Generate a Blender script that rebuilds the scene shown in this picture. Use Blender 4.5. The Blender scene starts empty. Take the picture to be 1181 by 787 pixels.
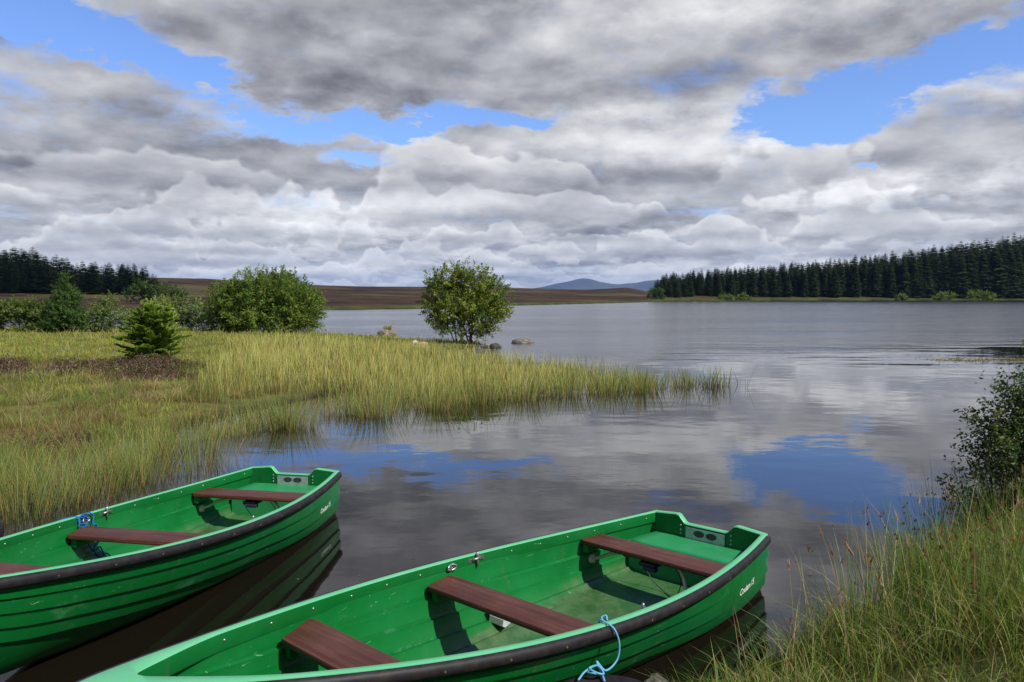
import bpy, bmesh, math, random
import numpy as np
from mathutils import Vector, Matrix
random.seed(11); RNG = np.random.default_rng(11)
scene = bpy.context.scene
COL = scene.collection

# ------------------------------------------------------------------ camera
EYE = 2.2
PW, PH, FPX, HOR = 1181.0, 787.0, 900.0, 341.0       # photograph size, focal length and horizon in its pixels
cam_d = bpy.data.cameras.new('camera'); cam = bpy.data.objects.new('camera', cam_d); COL.objects.link(cam)
cam_d.sensor_width = 36.0; cam_d.lens = 36.0 * FPX / PW
cam_d.clip_start = 0.05; cam_d.clip_end = 40000
PITCH = math.atan((PH / 2 - HOR) / FPX)
cam.location = (0, 0, EYE); cam.rotation_euler = (math.pi / 2 - PITCH, 0, 0)
scene.camera = cam
scene.render.resolution_x, scene.render.resolution_y = 1024, 682

SUN_EL = math.radians(46)
SUN_DIR = Vector((0.83, -0.56, 0)).normalized() * math.cos(SUN_EL) + Vector((0, 0, math.sin(SUN_EL)))

# ------------------------------------------------------------------ small node language
class V:
    """a value in a node tree, with arithmetic"""
    nt = None
    def __init__(s, sock): s.s = sock
    @staticmethod
    def m(op, *a, clamp=False):
        n = V.nt.nodes.new('ShaderNodeMath'); n.operation = op; n.use_clamp = clamp
        for i, x in enumerate(a):
            if isinstance(x, V): V.nt.links.new(x.s, n.inputs[i])
            else: n.inputs[i].default_value = float(x)
        return V(n.outputs[0])
    def __add__(s, o): return V.m('ADD', s, o)
    __radd__ = __add__
    def __sub__(s, o): return V.m('SUBTRACT', s, o)
    def __rsub__(s, o): return V.m('SUBTRACT', o, s)
    def __mul__(s, o): return V.m('MULTIPLY', s, o)
    __rmul__ = __mul__
    def __truediv__(s, o): return V.m('DIVIDE', s, o)
    def __rtruediv__(s, o): return V.m('DIVIDE', o, s)
    def __pow__(s, o): return V.m('POWER', s, o)
def new(t, **kw):
    n = V.nt.nodes.new(t)
    for k, v in kw.items(): setattr(n, k, v)
    return n
def link(a, b): V.nt.links.new(a.s if isinstance(a, V) else a, b)
def sstep(x, a, b):
    n = new('ShaderNodeMapRange', interpolation_type='SMOOTHSTEP')
    link(x, n.inputs['Value'])
    n.inputs['From Min'].default_value = a; n.inputs['From Max'].default_value = b
    n.inputs['To Min'].default_value = 0; n.inputs['To Max'].default_value = 1
    return V(n.outputs['Result'])
def comb(x, y, z):
    n = new('ShaderNodeCombineXYZ')
    for i, q in enumerate((x, y, z)):
        if isinstance(q, V): link(q, n.inputs[i])
        else: n.inputs[i].default_value = q
    return V(n.outputs[0])
def sep(v):
    n = new('ShaderNodeSeparateXYZ'); link(v, n.inputs[0]); return V(n.outputs[0]), V(n.outputs[1]), V(n.outputs[2])
def noise(vec, scale, detail=4, rough=.5, dist=0.0, lac=2.0, dims='3D', w=None):
    n = new('ShaderNodeTexNoise', noise_dimensions=dims); n.normalize = True
    if vec is not None: link(vec, n.inputs['Vector'])
    n.inputs['Scale'].default_value = scale; n.inputs['Detail'].default_value = detail
    n.inputs['Roughness'].default_value = rough; n.inputs['Distortion'].default_value = dist
    n.inputs['Lacunarity'].default_value = lac
    return V(n.outputs['Fac'])
def mixc(f, a, b, blend='MIX'):
    n = new('ShaderNodeMix', data_type='RGBA', blend_type=blend)
    if isinstance(f, V): link(f, n.inputs[0])
    else: n.inputs[0].default_value = f
    for x, i in ((a, 6), (b, 7)):
        if isinstance(x, V): link(x, n.inputs[i])
        else: n.inputs[i].default_value = (*x, 1) if len(x) == 3 else x
    return V(n.outputs[2])
def ramp(f, stops):
    n = new('ShaderNodeValToRGB'); cr = n.color_ramp
    while len(cr.elements) < len(stops): cr.elements.new(.5)
    for e, (p, c) in zip(cr.elements, stops):
        e.position = p; e.color = (*c, 1)
    link(f, n.inputs[0]); return V(n.outputs[0])
# ------------------------------------------------------------------ sky: Nishita + layers of cloud by direction
def build_world():
    w = bpy.data.worlds.new('World'); scene.world = w; w.use_nodes = True
    nt = w.node_tree; nt.nodes.clear(); V.nt = nt
    out = new('ShaderNodeOutputWorld'); bg = new('ShaderNodeBackground'); bg.inputs['Strength'].default_value = 0.1
    sky = new('ShaderNodeTexSky', sky_type='NISHITA'); sky.sun_disc = False
    sky.sun_elevation = SUN_EL; sky.sun_rotation = math.atan2(SUN_DIR.x, SUN_DIR.y)
    sky.air_density = 1.0; sky.dust_density = .3; sky.ozone_density = 2.0; sky.altitude = 200
    d = V(new('ShaderNodeTexCoord').outputs['Generated'])
    x, y, z = sep(d)
    zc = V.m('MAXIMUM', z, 0.0)
    az = V.m('ARCTAN2', x, y); el = V.m('ARCSINE', V.m('MINIMUM', zc, 1.0))
    den = zc + 0.055
    px, py = x / den, y / den
    plane = comb(px, py, 0.0)
    # wandering of the outlines
    w1 = noise(comb(az * 6.0 + 31.0, el * 14.0, 3.1), 1.0, 5, .68, dims='2D') - .5
    w2 = noise(comb(az * 6.0, el * 14.0 + 57.0, 8.7), 1.0, 5, .68, dims='2D') - .5
    azw = az + w1 * .26
    elw = el + w2 * .085
    def blob(px_, py_, rx, ry, a, tilt=0.0):
        """a soft spot round one direction: azimuth, elevation, half widths (radians)"""
        u = azw - math.atan((px_ - PW / 2) / FPX); e = elw - (HOR - py_) / FPX
        if tilt: e = e - u * tilt
        q = (u / (rx / FPX)) ** 2.0 + (e / (ry / FPX)) ** 2.0
        return V.m('EXPONENT', q * -1.0) * a
    def total(rows):
        t = None
        for r in rows:
            b = blob(*r); t = b if t is None else t + b
        return t
    # openings of blue between the cloud banks
    gaps = total([(35, 66, 75, 17, 1.0, -.18), (165, 100, 85, 15, .95, -.2), (255, 125, 50, 12, .7, -.15), (330, 153, 70, 11, .95, 0), (490, 152, 110, 10, 1.0, .05),
                  (600, 141, 45, 9, .6, .05), (890, 150, 60, 17, .9, .1), (925, 163, 50, 13, .6, 0), (1010, 134, 90, 17, .92, .2), (1130, 106, 90, 17, .95, .28),
                  (1240, 78, 90, 24, .8, .3), (440, 186, 40, 7, .6, 0), (1003, 199, 26, 7, .55, 0), (-120, 40, 120, 30, .9, -.1),
                  (1500, 120, 180, 45, .8, .1), (-420, 150, 200, 40, .8, 0), (300, -330, 260, 120, .9, .2), (950, -420, 300, 130, .9, -.2)])
    gaps = gaps + sstep(el, .40, .62) * .62                       # broken cloud and blue overhead
    # cloud texture: plane of cloud overhead, plus puffs seen from the side
    n_plane = noise(plane, 1.1, 5, .58, .25, dims='2D')
    vr = V.m('POWER', el + .012, .62) * 15.0          # rows close up towards the horizon
    def puff(du, dv):
        p = comb(az * 6.5 + du, vr + dv, 0.0)
        n = noise(p, 1.0, 5, .54, .12, dims='2D')
        vo = new('ShaderNodeTexVoronoi', feature='SMOOTH_F1', voronoi_dimensions='2D'); link(p, vo.inputs['Vector'])
        vo.inputs['Scale'].default_value = 1.5; vo.inputs['Smoothness'].default_value = .6
        vo.inputs['Detail'].default_value = 1.0; vo.inputs['Roughness'].default_value = .5; vo.normalize = True
        return n * .62 + (1.0 - V(vo.outputs['Distance'])) * .55
    n_puff = puff(0.0, 0.0); n_up = puff(-.14, .34)
    def row(dv):
        return noise(comb(az * 17.0, vr * 2.0 + dv, 5.0), 1.0, 4, .55, .08, dims='2D')
    n_row = row(0.0); n_rowu = row(.45)
    n_fine = noise(comb(az * 30.0, vr * 5.0 + 40.0, 2.0), 1.0, 5, .62, .4, dims='2D')
    n_big = noise(comb(az * 3.4, vr * .9 + 70.0, 9.0), 1.0, 3, .5, .2, dims='2D')
    dens = 1.0 + (n_plane - .5) * .9 + (n_puff - .66) * 1.0 + (n_fine - .5) * .62 - gaps * 1.4
    cover = sstep(dens, .16, .98)
    # light on the cloud: relief (tops lit, bases grey) plus broad bright and dark banks
    low = sstep(el, .16, .03)                       # rows of far cloud near the horizon
    relief = (n_puff - n_up) * .60 + (n_row - n_rowu) * .42 * (low * .8 + .2) + (n_fine - .5) * .10 + (n_big - .5) * .34 + (n_puff - .66) * .25
    bright = total([(800, 158, 80, 26, .32), (700, 172, 90, 30, .24), (560, 195, 50, 22, .14), (365, 250, 75, 17, .36), (985, 232, 75, 16, .36), (1135, 236, 60, 16, .32),
                    (770, 35, 75, 35, .28), (880, 30, 55, 28, .16), (640, 30, 40, 30, .12), (540, 235, 60, 14, .16), (1040, 35, 60, 22, .10), (90, 135, 120, 18, .08), (230, 20, 90, 25, .10), (1165, 140, 40, 18, .2),
                    (860, 318, 150, 10, .12), (330, 310, 160, 12, .06), (600, 285, 260, 14, .06)])
    dark = total([(430, 120, 190, 20, .09), (700, 118, 130, 18, .09), (1060, 75, 140, 26, .17), (930, 20, 60, 22, .08), (200, 175, 180, 30, .07),
                  (650, 215, 70, 18, .12), (270, 172, 150, 14, .06), (880, 205, 90, 10, .06), (160, 225, 180, 16, .05), (330, 75, 120, 40, .06)])
    base = .385 + low * .16
    rows = (sstep(n_row, .44, .62) - .45) * (.13 * low + .04)
    lum = base + rows + relief * .95 + bright - dark
    edge = 1.0 - sstep(dens, .5, 1.1)
    lum = lum + edge * .10
    # banks of cumulus seen from the side, far rows first: billowed tops in the light, flat grey bases
    lit = relief * 1.0 + (n_fine - .5) * .14
    for k, (yb, hp, fx, lo, hi, amt) in enumerate(((336, 9, 28, .50, .70, .8), (329, 11, 21, .44, .72, .85), (320, 14, 16, .41, .74, .88), (309, 18, 13, .38, .76, .88), (296, 23, 10.5, .35, .80, .88),
                                             (279, 28, 8.5, .32, .82, .88), (256, 36, 6.8, .29, .82, .82), (226, 42, 5.6, .27, .72, .65))):
        bk = (HOR - yb) / FPX; hk = hp / FPX
        n1 = noise(comb(az * fx * .8 + 13.7 * k, el * fx * .8 + 3.3 * k, 0.0), 1.0, 4, .56, dims='2D')
        topk = ((sstep(n1, .26, .74) - .5) * 1.85 + .62 + (n_puff - .66) * 1.1 + (n_fine - .5) * .28) * hk
        e = el - bk + (n_fine - .5) * hk * .25
        m = sstep((topk - e) / hk, .0, .24) * sstep(e / hk, -.30, .22) * sstep(topk / hk, .05, .6)
        t = V.m('MINIMUM', V.m('MAXIMUM', e / V.m('MAXIMUM', topk, hk * .3), 0.0), 1.0)
        Lk = lo + .035 + (hi + .07 - lo) * V.m('POWER', t, 1.1) + lit * .55 + bright * .95
        lum = lum + (Lk - lum) * m * amt
    lum = V.m('MINIMUM', V.m('MAXIMUM', lum * .9 + .035, .17), .92)
    # grey bases lean to blue, lit faces to white
    ctint = ramp(lum, [(0.0, (.88, .91, 1.06)), (.38, (.94, .955, 1.03)), (.7, (.985, .99, 1.01))])
    cl = new('ShaderNodeVectorMath', operation='SCALE'); link(ctint, cl.inputs[0]); link(lum * 10.0, cl.inputs['Scale'])
    skyc = mixc(1.0, V(sky.outputs[0]), (.98, 1.16, 1.62), 'MULTIPLY')
    col = mixc(cover, skyc, V(cl.outputs[0]))
    link(col, bg.inputs['Color']); link(bg.outputs[0], out.inputs[0])
    w.cycles.sampling_method = 'MANUAL'; w.cycles.sample_map_resolution = 512
build_world()

sun_d = bpy.data.lights.new('sun', 'SUN'); sun = bpy.data.objects.new('sun', sun_d); COL.objects.link(sun)
sun_d.energy = 5.0; sun_d.angle = math.radians(.53); sun_d.color = (1.0, .935, .83)
sun.rotation_euler = SUN_DIR.to_track_quat('Z', 'Y').to_euler()
sun.location = SUN_DIR * 60
vs = scene.view_settings
scene.display_settings.display_device = 'sRGB'
vs.view_transform = 'Standard'; vs.look = 'None'; vs.gamma = 1.0; vs.exposure = 0.20; vs.use_curve_mapping = False
scene.cycles.use_denoising = True
scene.cycles.max_bounces = 8; scene.cycles.diffuse_bounces = 2; scene.cycles.glossy_bounces = 4; scene.cycles.transmission_bounces = 4; scene.cycles.transparent_max_bounces = 8
scene.cycles.volume_bounces = 0
scene.cycles.caustics_reflective = False; scene.cycles.caustics_refractive = False
# ------------------------------------------------------------------ object helpers
def tag(o, label=None, cat=None, group=None, kind=None):
    if label: o['label'] = label
    if cat: o['category'] = cat
    if group: o['group'] = group
    if kind: o['kind'] = kind
    return o
def mesh_np(name, verts, faces, mat=None, col=None, parent=None, smooth=False):
    """faces: an (n,3) or (n,4) index array, or a list of such arrays; col: per-vertex rgb"""
    me = bpy.data.meshes.new(name)
    verts = np.asarray(verts, np.float32).reshape(-1, 3)
    fl = faces if isinstance(faces, list) else [faces]
    fl = [np.asarray(f, np.int32) for f in fl if len(f)]
    me.vertices.add(len(verts)); me.vertices.foreach_set('co', verts.ravel())
    loops = np.concatenate([f.ravel() for f in fl])
    tot = np.concatenate([np.full(len(f), f.shape[1], np.int32) for f in fl])
    start = np.concatenate([[0], np.cumsum(tot)[:-1]]).astype(np.int32)
    me.loops.add(len(loops)); me.loops.foreach_set('vertex_index', loops)
    me.polygons.add(len(tot)); me.polygons.foreach_set('loop_start', start); me.polygons.foreach_set('loop_total', tot)
    if smooth: me.polygons.foreach_set('use_smooth', np.ones(len(tot), bool))
    me.update(calc_edges=True)
    if col is not None:
        a = me.color_attributes.new('tint', 'FLOAT_COLOR', 'POINT')
        c = np.ones((len(verts), 4), np.float32); c[:, :3] = col
        a.data.foreach_set('color', c.ravel())
    o = bpy.data.objects.new(name, me); COL.objects.link(o)
    if mat: me.materials.append(mat)
    if parent: o.parent = parent
    return o
def empty(name, loc=(0, 0, 0), rz=0.0):
    o = bpy.data.objects.new(name, None); COL.objects.link(o)
    o.location = loc; o.rotation_euler = (0, 0, rz); o.empty_display_size = .2
    return o
def kids(o): return [c for c in bpy.data.objects if c.parent == o]
def copy_tree(o, parent=None, keep=()):
    c = o.copy(); COL.objects.link(c)
    if parent: c.parent = parent
    for ch in kids(o): copy_tree(ch, c)
    return c
def material(name):
    m = bpy.data.materials.new(name); m.use_nodes = True
    nt = m.node_tree; nt.nodes.clear(); V.nt = nt
    out = new('ShaderNodeOutputMaterial')
    b = new('ShaderNodeBsdfPrincipled'); link(b.outputs[0], out.inputs[0])
    return m, b, out
def setp(b, **kw):
    names = dict(color='Base Color', rough='Roughness', metal='Metallic', spec='Specular IOR Level', ior='IOR', coat='Coat Weight', coatr='Coat Roughness', normal='Normal')
    for k, v in kw.items():
        i = b.inputs[names[k]]
        if isinstance(v, V): link(v, i)
        else: i.default_value = (*v, 1) if isinstance(v, tuple) and len(v) == 3 else v
def bump(height, strength=.5, dist=.01):
    n = new('ShaderNodeBump'); link(height, n.inputs['Height'])
    if isinstance(strength, V): link(strength, n.inputs['Strength'])
    else: n.inputs['Strength'].default_value = strength
    n.inputs['Distance'].default_value = dist; return V(n.outputs[0])
def objco(): return V(new('ShaderNodeTexCoord').outputs['Object'])
def worldpos(): return V(new('ShaderNodeNewGeometry').outputs['Position'])
def attr(name='tint'):
    n = new('ShaderNodeAttribute'); n.attribute_name = name; return V(n.outputs['Color'])

# ------------------------------------------------------------------ lie of the land
LAKE = np.array([(70, 20), (25, 12.2), (12, 10.2), (7, 8.9), (4.6, 7.6), (3.4, 6.3), (2.55, 5.4), (1.75, 4.7), (1.0, 4.2), (.4, 3.85), (-.5, 3.2), (-1.5, 2.75), (-2.6, 2.85), (-3.4, 3.3),
    (-4.6, 4.4), (-5.8, 5.8), (-6.1, 7.3), (-6.1, 8.6), (-6.0, 10), (-5.7, 12), (-5.3, 13.6), (-4.4, 16), (-3.0, 20), (-3.2, 24), (-3.0, 28), (-2.6, 31), (-1.5, 33.4), (-1.2, 35), (-1.8, 36.5), (-4, 38), (-6.5, 40.5), (-9, 43.5),
    (-12, 46), (-17, 48.5), (-24, 50), (-36, 52), (-50, 55), (-75, 60), (-97, 85), (-88, 103), (-60, 112), (-28, 117), (-15, 128), (0, 168), (28, 222), (45, 255), (58, 300), (76, 322),
    (120, 334), (236, 352), (420, 340), (620, 200), (520, 60), (220, 30)], float)
def lake_sd(P):
    """signed distance to the shoreline: positive on land, negative on the lake"""
    P = np.asarray(P, float); n = len(LAKE)
    best = np.full(len(P), 1e9); inside = np.zeros(len(P), bool)
    for i in range(n):
        a, b = LAKE[i], LAKE[(i + 1) % n]
        ab = b - a; t = np.clip(((P - a) @ ab) / (ab @ ab), 0, 1)
        d = np.hypot(*(P - (a + t[:, None] * ab)).T); best = np.minimum(best, d)
        c = ((a[1] > P[:, 1]) != (b[1] > P[:, 1]))
        xi = a[0] + (P[:, 1] - a[1]) / (b[1] - a[1] + 1e-12) * (b[0] - a[0])
        inside ^= c & (P[:, 0] < xi)
    return np.where(inside, -best, best)
def sm(x, a, b):
    t = np.clip((x - a) / (b - a), 0, 1); return t * t * (3 - 2 * t)
def vnoise(x, y, seed=0):
    """smooth value noise, -1..1"""
    xi, yi = np.floor(x).astype(np.int64), np.floor(y).astype(np.int64); fx, fy = x - xi, y - yi
    fx, fy = fx * fx * (3 - 2 * fx), fy * fy * (3 - 2 * fy)
    def h(i, j):
        k = (i * 374761393 + j * 668265263 + seed * 974711) & 0xffffffff
        k = ((k ^ (k >> 13)) * 1274126177) & 0xffffffff
        return ((k ^ (k >> 16)) & 0xffff) / 32767.5 - 1
    return (h(xi, yi) * (1 - fx) + h(xi + 1, yi) * fx) * (1 - fy) + (h(xi, yi + 1) * (1 - fx) + h(xi + 1, yi + 1) * fx) * fy
def fbm(x, y, o=4, seed=0):
    s, a, t = 0, 1.0, 0
    for k in range(o): s = s + a * vnoise(x * 2 ** k, y * 2 ** k, seed + k); t += a; a *= .5
    return s / t
CREST_T = np.array([-3, -1.2, -.66, -.45, -.39, -.245, -.12, .01, .1, .145, .178, .25, .5, .8, 1.5, 3])
CREST_Z = np.array([8, 10, 15.5, 15.0, 15.2, 11.2, 10.4, 8.6, 7.2, 9.6, 5.4, 7, 8, 8, 8, 8.])
def ground_z(x, y):
    x = np.atleast_1d(np.asarray(x, float)); y = np.atleast_1d(np.asarray(y, float))
    sd = lake_sd(np.stack([x, y], 1)); d = np.maximum(sd, 0); D = np.hypot(x, y)
    zl = -np.minimum(1.2, .12 * -np.minimum(sd, 0))
    near = sm(D, 16, 10) * sm(y, 11, 9.5) * sm(x, -5.2, -4.2)                 # the bank the boats lie against
    zb = .10 * sm(d, 0, .3) + .45 * sm(d, 0, 1.9) + .12 * sm(d, 1.5, 5) + .04 * fbm(x * 1.5, y * 1.5, 3, 5)
    zm = .36 * (1 - np.exp(-d / 5.0)) + .07 * fbm(x * .7, y * .7, 4, 9) * sm(d, .2, 2.5)
    far = sm(y + .35 * np.abs(x), 82, 100)
    t = np.where(y > 1, x / np.maximum(y, 1), np.sign(x) * 3)
    crest = np.interp(t, CREST_T, CREST_Z)
    zf = .45 * sm(d, 0, 3) + .35 * sm(d, 3, 14) + (crest - .8) * sm(d, 14, 430) + 1.7 * fbm(x * .008, y * .008, 4, 3) * sm(d, 30, 300) + .25 * fbm(x * .07, y * .07, 3, 4) * sm(d, 10, 60)
    wood = sm(t, .165, .185) * sm(y, 200, 240)
    zw = .4 * sm(d, 0, 2) + 1.9 * sm(d, 2, 20) + 9.0 * sm(d, 14, 110) * sm(x, 90, 200) + .8 * sm(d, 14, 120)
    zf = zf * (1 - wood) + zw * wood
    z = np.where(far > 0, zm * (1 - far) + zf * far, zm) * (1 - near) + zb * near
    out = np.where(sd > 0, z, zl)
    return out * 1.0
def build_ground():
    az = np.radians(np.concatenate([np.arange(-180, -48, 3.0), np.arange(-48, 48, .22), np.arange(48, 180, 3.0)]))
    r = np.concatenate([np.linspace(.4, 12, 64, endpoint=False), 12 * (14800 / 12) ** (np.linspace(0, 1, 210) ** 1.0)])
    A, R = np.meshgrid(az, r); x, y = (R * np.sin(A)).ravel(), (R * np.cos(A)).ravel()
    z = ground_z(x, y)
    sd = lake_sd(np.stack([x, y], 1)); D = np.hypot(x, y)
    na, nr = len(az), len(r)
    i = np.arange(nr - 1)[:, None] * na; j = np.arange(na)[None]; j2 = (j + 1) % na
    F = np.stack([i + j, i + j2, i + na + j2, i + na + j], -1).reshape(-1, 4)[:, ::-1]
    verts = np.stack([x, y, z], 1)
    # land cover: red = heather moor, green = rough grass, blue = wet peat at the water's edge
    far = sm(y, 88, 108); t = np.where(y > 1, x / np.maximum(y, 1), 3)
    moor = far * sm(sd + 5 * fbm(x * .03, y * .03, 3, 8), 1.5, 7) * sm(t, .2, .165)
    moor = np.maximum(moor, far * sm(t, .165, .19) * sm(sd, 9, 15)); peat = sm(sd, .8, .15)
    cov = np.stack([moor, 1 - moor, peat], 1)
    c = len(verts); verts = np.concatenate([verts, [[0, 0, ground_z([0.], [0.])[0]]]]); cov = np.concatenate([cov, [[0, 1, 0]]])
    cap = np.stack([np.full(na, c), np.arange(na), (np.arange(na) + 1) % na], 1)[:, ::-1]
    m, b, out = material('ground cover')
    p = worldpos(); cr, cg, cb = sep(attr())
    n1 = noise(p, .35, 6, .6); n2 = noise(p, 3.0, 6, .65); n3 = noise(p, .03, 6, .65); n4 = noise(p, .012, 3, .5)
    grass = ramp(n1 * .6 + n2 * .4, [(.3, (.045, .036, .014)), (.45, (.10, .10, .026)), (.6, (.15, .16, .042)), (.75, (.18, .165, .06))])
    heath = ramp(n3 * .65 + noise(p, .25, 4, .6) * .35, [(.36, (.010, .007, .005)), (.45, (.028, .015, .008)), (.54, (.052, .028, .013)), (.66, (.078, .060, .022))])
    heath = mixc(sstep(n4, .50, .62) * .7, heath, (.085, .080, .028)); n5 = noise(comb(sep(p)[0] * .02, sep(p)[1] * .011, 3.0), 1.0, 5, .6)
    heath = mixc(sstep(n5, .52, .64) * .75, heath, (.014, .009, .006))
    peatc = ramp(n2, [(.3, (.010, .008, .005)), (.7, (.035, .026, .016))])
    farness = sstep(sep(p)[1], 85.0, 110.0)
    grass = mixc(farness, grass, ramp(n1, [(.3, (.028, .038, .010)), (.7, (.085, .098, .022))]))
    colr = mixc(cb, mixc(cr, grass, heath), peatc)
    setp(b, color=colr, rough=.95, spec=.1, normal=bump(n2 + noise(p, .5, 5, .6) * 3.0, .8, .08))
    o = mesh_np('ground', verts, [F, cap], m, cov, smooth=True); tag(o, kind='structure')
    return o
build_ground()

# ------------------------------------------------------------------ water
def build_water():
    R = 760.0
    v = [(-R, -30, 0), (R, -30, 0), (R, R, 0), (-R, R, 0)]
    m, b, out = material('peaty water')
    p = worldpos(); x, y, z = sep(p)
    D = V.m('SQRT', x * x + y * y)
    wob = (noise(p, .05, 4, .6) - .5) * 26.0 + (noise(comb(x * .02, y * .12, 0), 1.0, 4, .6) - .5) * 22.0
    # breeze on the open lake, a sheltered mirror near the bank
    windy = sstep(y + x * -.10 + wob, 25.0, 33.0)
    calm = noise(comb(x * 1.1, y * 1.5, 0), 1.0, 3, .5) * .9 + noise(comb(x * .35, y * .6, 4.0), 1.0, 2, .5) * 2.2
    rip = noise(comb(x * 1.6, y * 3.0, 7.0), 1.0, 4, .6) + noise(comb(x * .30, y * .75, 2.0), 1.0, 3, .6) * 3.4
    patch = sstep(noise(comb(x * .02, y * .07, 3.0), 1.0, 4, .6), .38, .62)
    bn = new('ShaderNodeBump'); bn.inputs['Distance'].default_value = 1.0; bn.inputs['Strength'].default_value = 1.0
    link(calm * .0036 + rip * (windy * (.30 + .70 * patch)) * .050, bn.inputs['Height'])
    setp(b, color=(.008, .006, .004), rough=.02 + windy * .13, ior=1.62, spec=.5, normal=V(bn.outputs[0]))
    o = mesh_np('water', v, np.array([[0, 1, 2, 3]]), m); tag(o, kind='structure')
build_water()

# ------------------------------------------------------------------ far blue hills
def build_hills():
    D0 = 13000.0
    prof = [(560, 336), (600, 334.5), (622, 332), (640, 327.5), (655, 325), (664, 322.6), (672, 321.2), (682, 322.4), (692, 325.2), (703, 327.2), (712, 328.4), (722, 327.2), (733, 326.6), (744, 324.2), (756, 323.2), (768, 322.2), (785, 322.2), (800, 321), (850, 323), (900, 326), (980, 332), (1060, 337)]
    px = np.linspace(540, 1100, 120); yy = np.interp(px, [a for a, _ in prof], [b for _, b in prof])
    xs = (px - PW / 2) / FPX * D0; zs = np.maximum((HOR - yy) / FPX * D0 + EYE, 1.0)
    zs = zs + 3.5 * fbm(px * .09, px * 0, 4, 3) * (zs > 20)
    rows = []
    for k, f in enumerate(np.linspace(-1, 1, 25)):
        q = (1 - abs(f)) ** .85
        yv = D0 + f * 1500 + 120 * fbm(xs * .002, xs * 0 + k, 2, 6)
        zv = zs * q * (1 + .10 * fbm(xs * .004, np.full_like(xs, k * .35), 3, 2) * (q < .97)) - 1.0 * (q < .01)
        rows.append(np.stack([xs, yv, zv], 1))
    v = np.concatenate(rows); n = len(px)
    i = np.arange(24)[:, None] * n; j = np.arange(n - 1)[None]
    F = np.stack([i + j, i + j + 1, i + n + j + 1, i + n + j], -1).reshape(-1, 4)
    m, b, out = material('far hill heather')
    p = worldpos(); setp(b, color=ramp(noise(p, .0016, 5, .6), [(.35, (.035, .035, .022)), (.6, (.075, .066, .04))]), rough=1.0, spec=0.0)
    tag(mesh_np('hills', v, F, m, smooth=True), kind='structure')
build_hills()

# ------------------------------------------------------------------ air
def build_haze():
    m = bpy.data.materials.new('pale air'); m.use_nodes = True; nt = m.node_tree; nt.nodes.clear(); V.nt = nt
    out = new('ShaderNodeOutputMaterial'); pv = new('ShaderNodeVolumePrincipled')
    pv.inputs['Color'].default_value = (.30, .52, 1.0, 1); pv.inputs['Density'].default_value = HAZE; pv.inputs['Anisotropy'].default_value = 0.0
    link(pv.outputs[0], out.inputs['Volume'])
    x0, x1, y0, y1, z0, z1 = -15200, 15200, -15200, 15200, -2.4, 330
    v = [(x0, y0, z0), (x1, y0, z0), (x1, y1, z0), (x0, y1, z0), (x0, y0, z1), (x1, y0, z1), (x1, y1, z1), (x0, y1, z1)]
    f = np.array([[3, 2, 1, 0], [4, 5, 6, 7], [0, 1, 5, 4], [1, 2, 6, 5], [2, 3, 7, 6], [3, 0, 4, 7]])
    tag(mesh_np('haze', v, f, m), kind='stuff')
HAZE = 4.2e-5
build_haze()
# ------------------------------------------------------------------ shapes
def tube_np(path, r, n=8, closed=False):
    """a round tube along a path; r a number or one per point; capped"""
    P = np.asarray(path, float); m = len(P); rr = np.full(m, r) if np.isscalar(r) else np.asarray(r, float)
    T = np.gradient(P, axis=0); T /= np.linalg.norm(T, axis=1, keepdims=True) + 1e-12
    up = np.array([0, 0, 1.0]) if abs(T[0][2]) < .9 else np.array([1.0, 0, 0])
    N = np.cross(T[0], up); N /= np.linalg.norm(N); Ns = [N]
    for k in range(1, m):
        N = Ns[-1] - T[k] * (Ns[-1] @ T[k]); N /= np.linalg.norm(N) + 1e-12; Ns.append(N)
    Ns = np.array(Ns); B = np.cross(T, Ns)
    a = np.linspace(0, 2 * np.pi, n, endpoint=False)
    v = P[:, None] + rr[:, None, None] * (np.cos(a)[None, :, None] * Ns[:, None] + np.sin(a)[None, :, None] * B[:, None])
    v = v.reshape(-1, 3); i = np.arange(m - 1)[:, None] * n; j = np.arange(n)[None]; j2 = (j + 1) % n
    F = np.stack([i + j, i + j2, i + n + j2, i + n + j], -1).reshape(-1, 4)
    c0, c1 = len(v), len(v) + 1; v = np.concatenate([v, P[:1], P[-1:]])
    T0 = np.stack([np.full(n, c0), (np.arange(n) + 1) % n, np.arange(n)], 1)
    b = (m - 1) * n; T1 = np.stack([np.full(n, c1), b + np.arange(n), b + (np.arange(n) + 1) % n], 1)
    return v, [F, np.concatenate([T0, T1])]
def spline(pts, n=40):
    """Catmull-Rom through the points"""
    P = np.asarray(pts, float); P = np.concatenate([2 * P[:1] - P[1:2], P, 2 * P[-1:] - P[-2:-1]])
    out = []; k = len(P) - 3
    for q in np.linspace(0, k - 1e-6, n):
        i = int(q); t = q - i; a, b, c, d = P[i:i + 4]
        out.append(.5 * (2 * b + (c - a) * t + (2 * a - 5 * b + 4 * c - d) * t * t + (3 * b - a - 3 * c + d) * t ** 3))
    return np.array(out)
def join_np(parts):
    vs, fs, o = [], [], 0
    for v, f in parts:
        v = np.asarray(v, float); vs.append(v)
        for g in (f if isinstance(f, list) else [f]): fs.append(np.asarray(g) + o)
        o += len(v)
    return np.concatenate(vs), fs
def from_bm(name, bm, mat, parent=None, smooth=False):
    me = bpy.data.meshes.new(name); bm.to_mesh(me); bm.free()
    if smooth: me.polygons.foreach_set('use_smooth', np.ones(len(me.polygons), bool))
    o = bpy.data.objects.new(name, me); COL.objects.link(o); me.materials.append(mat)
    if parent: o.parent = parent
    return o
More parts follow.
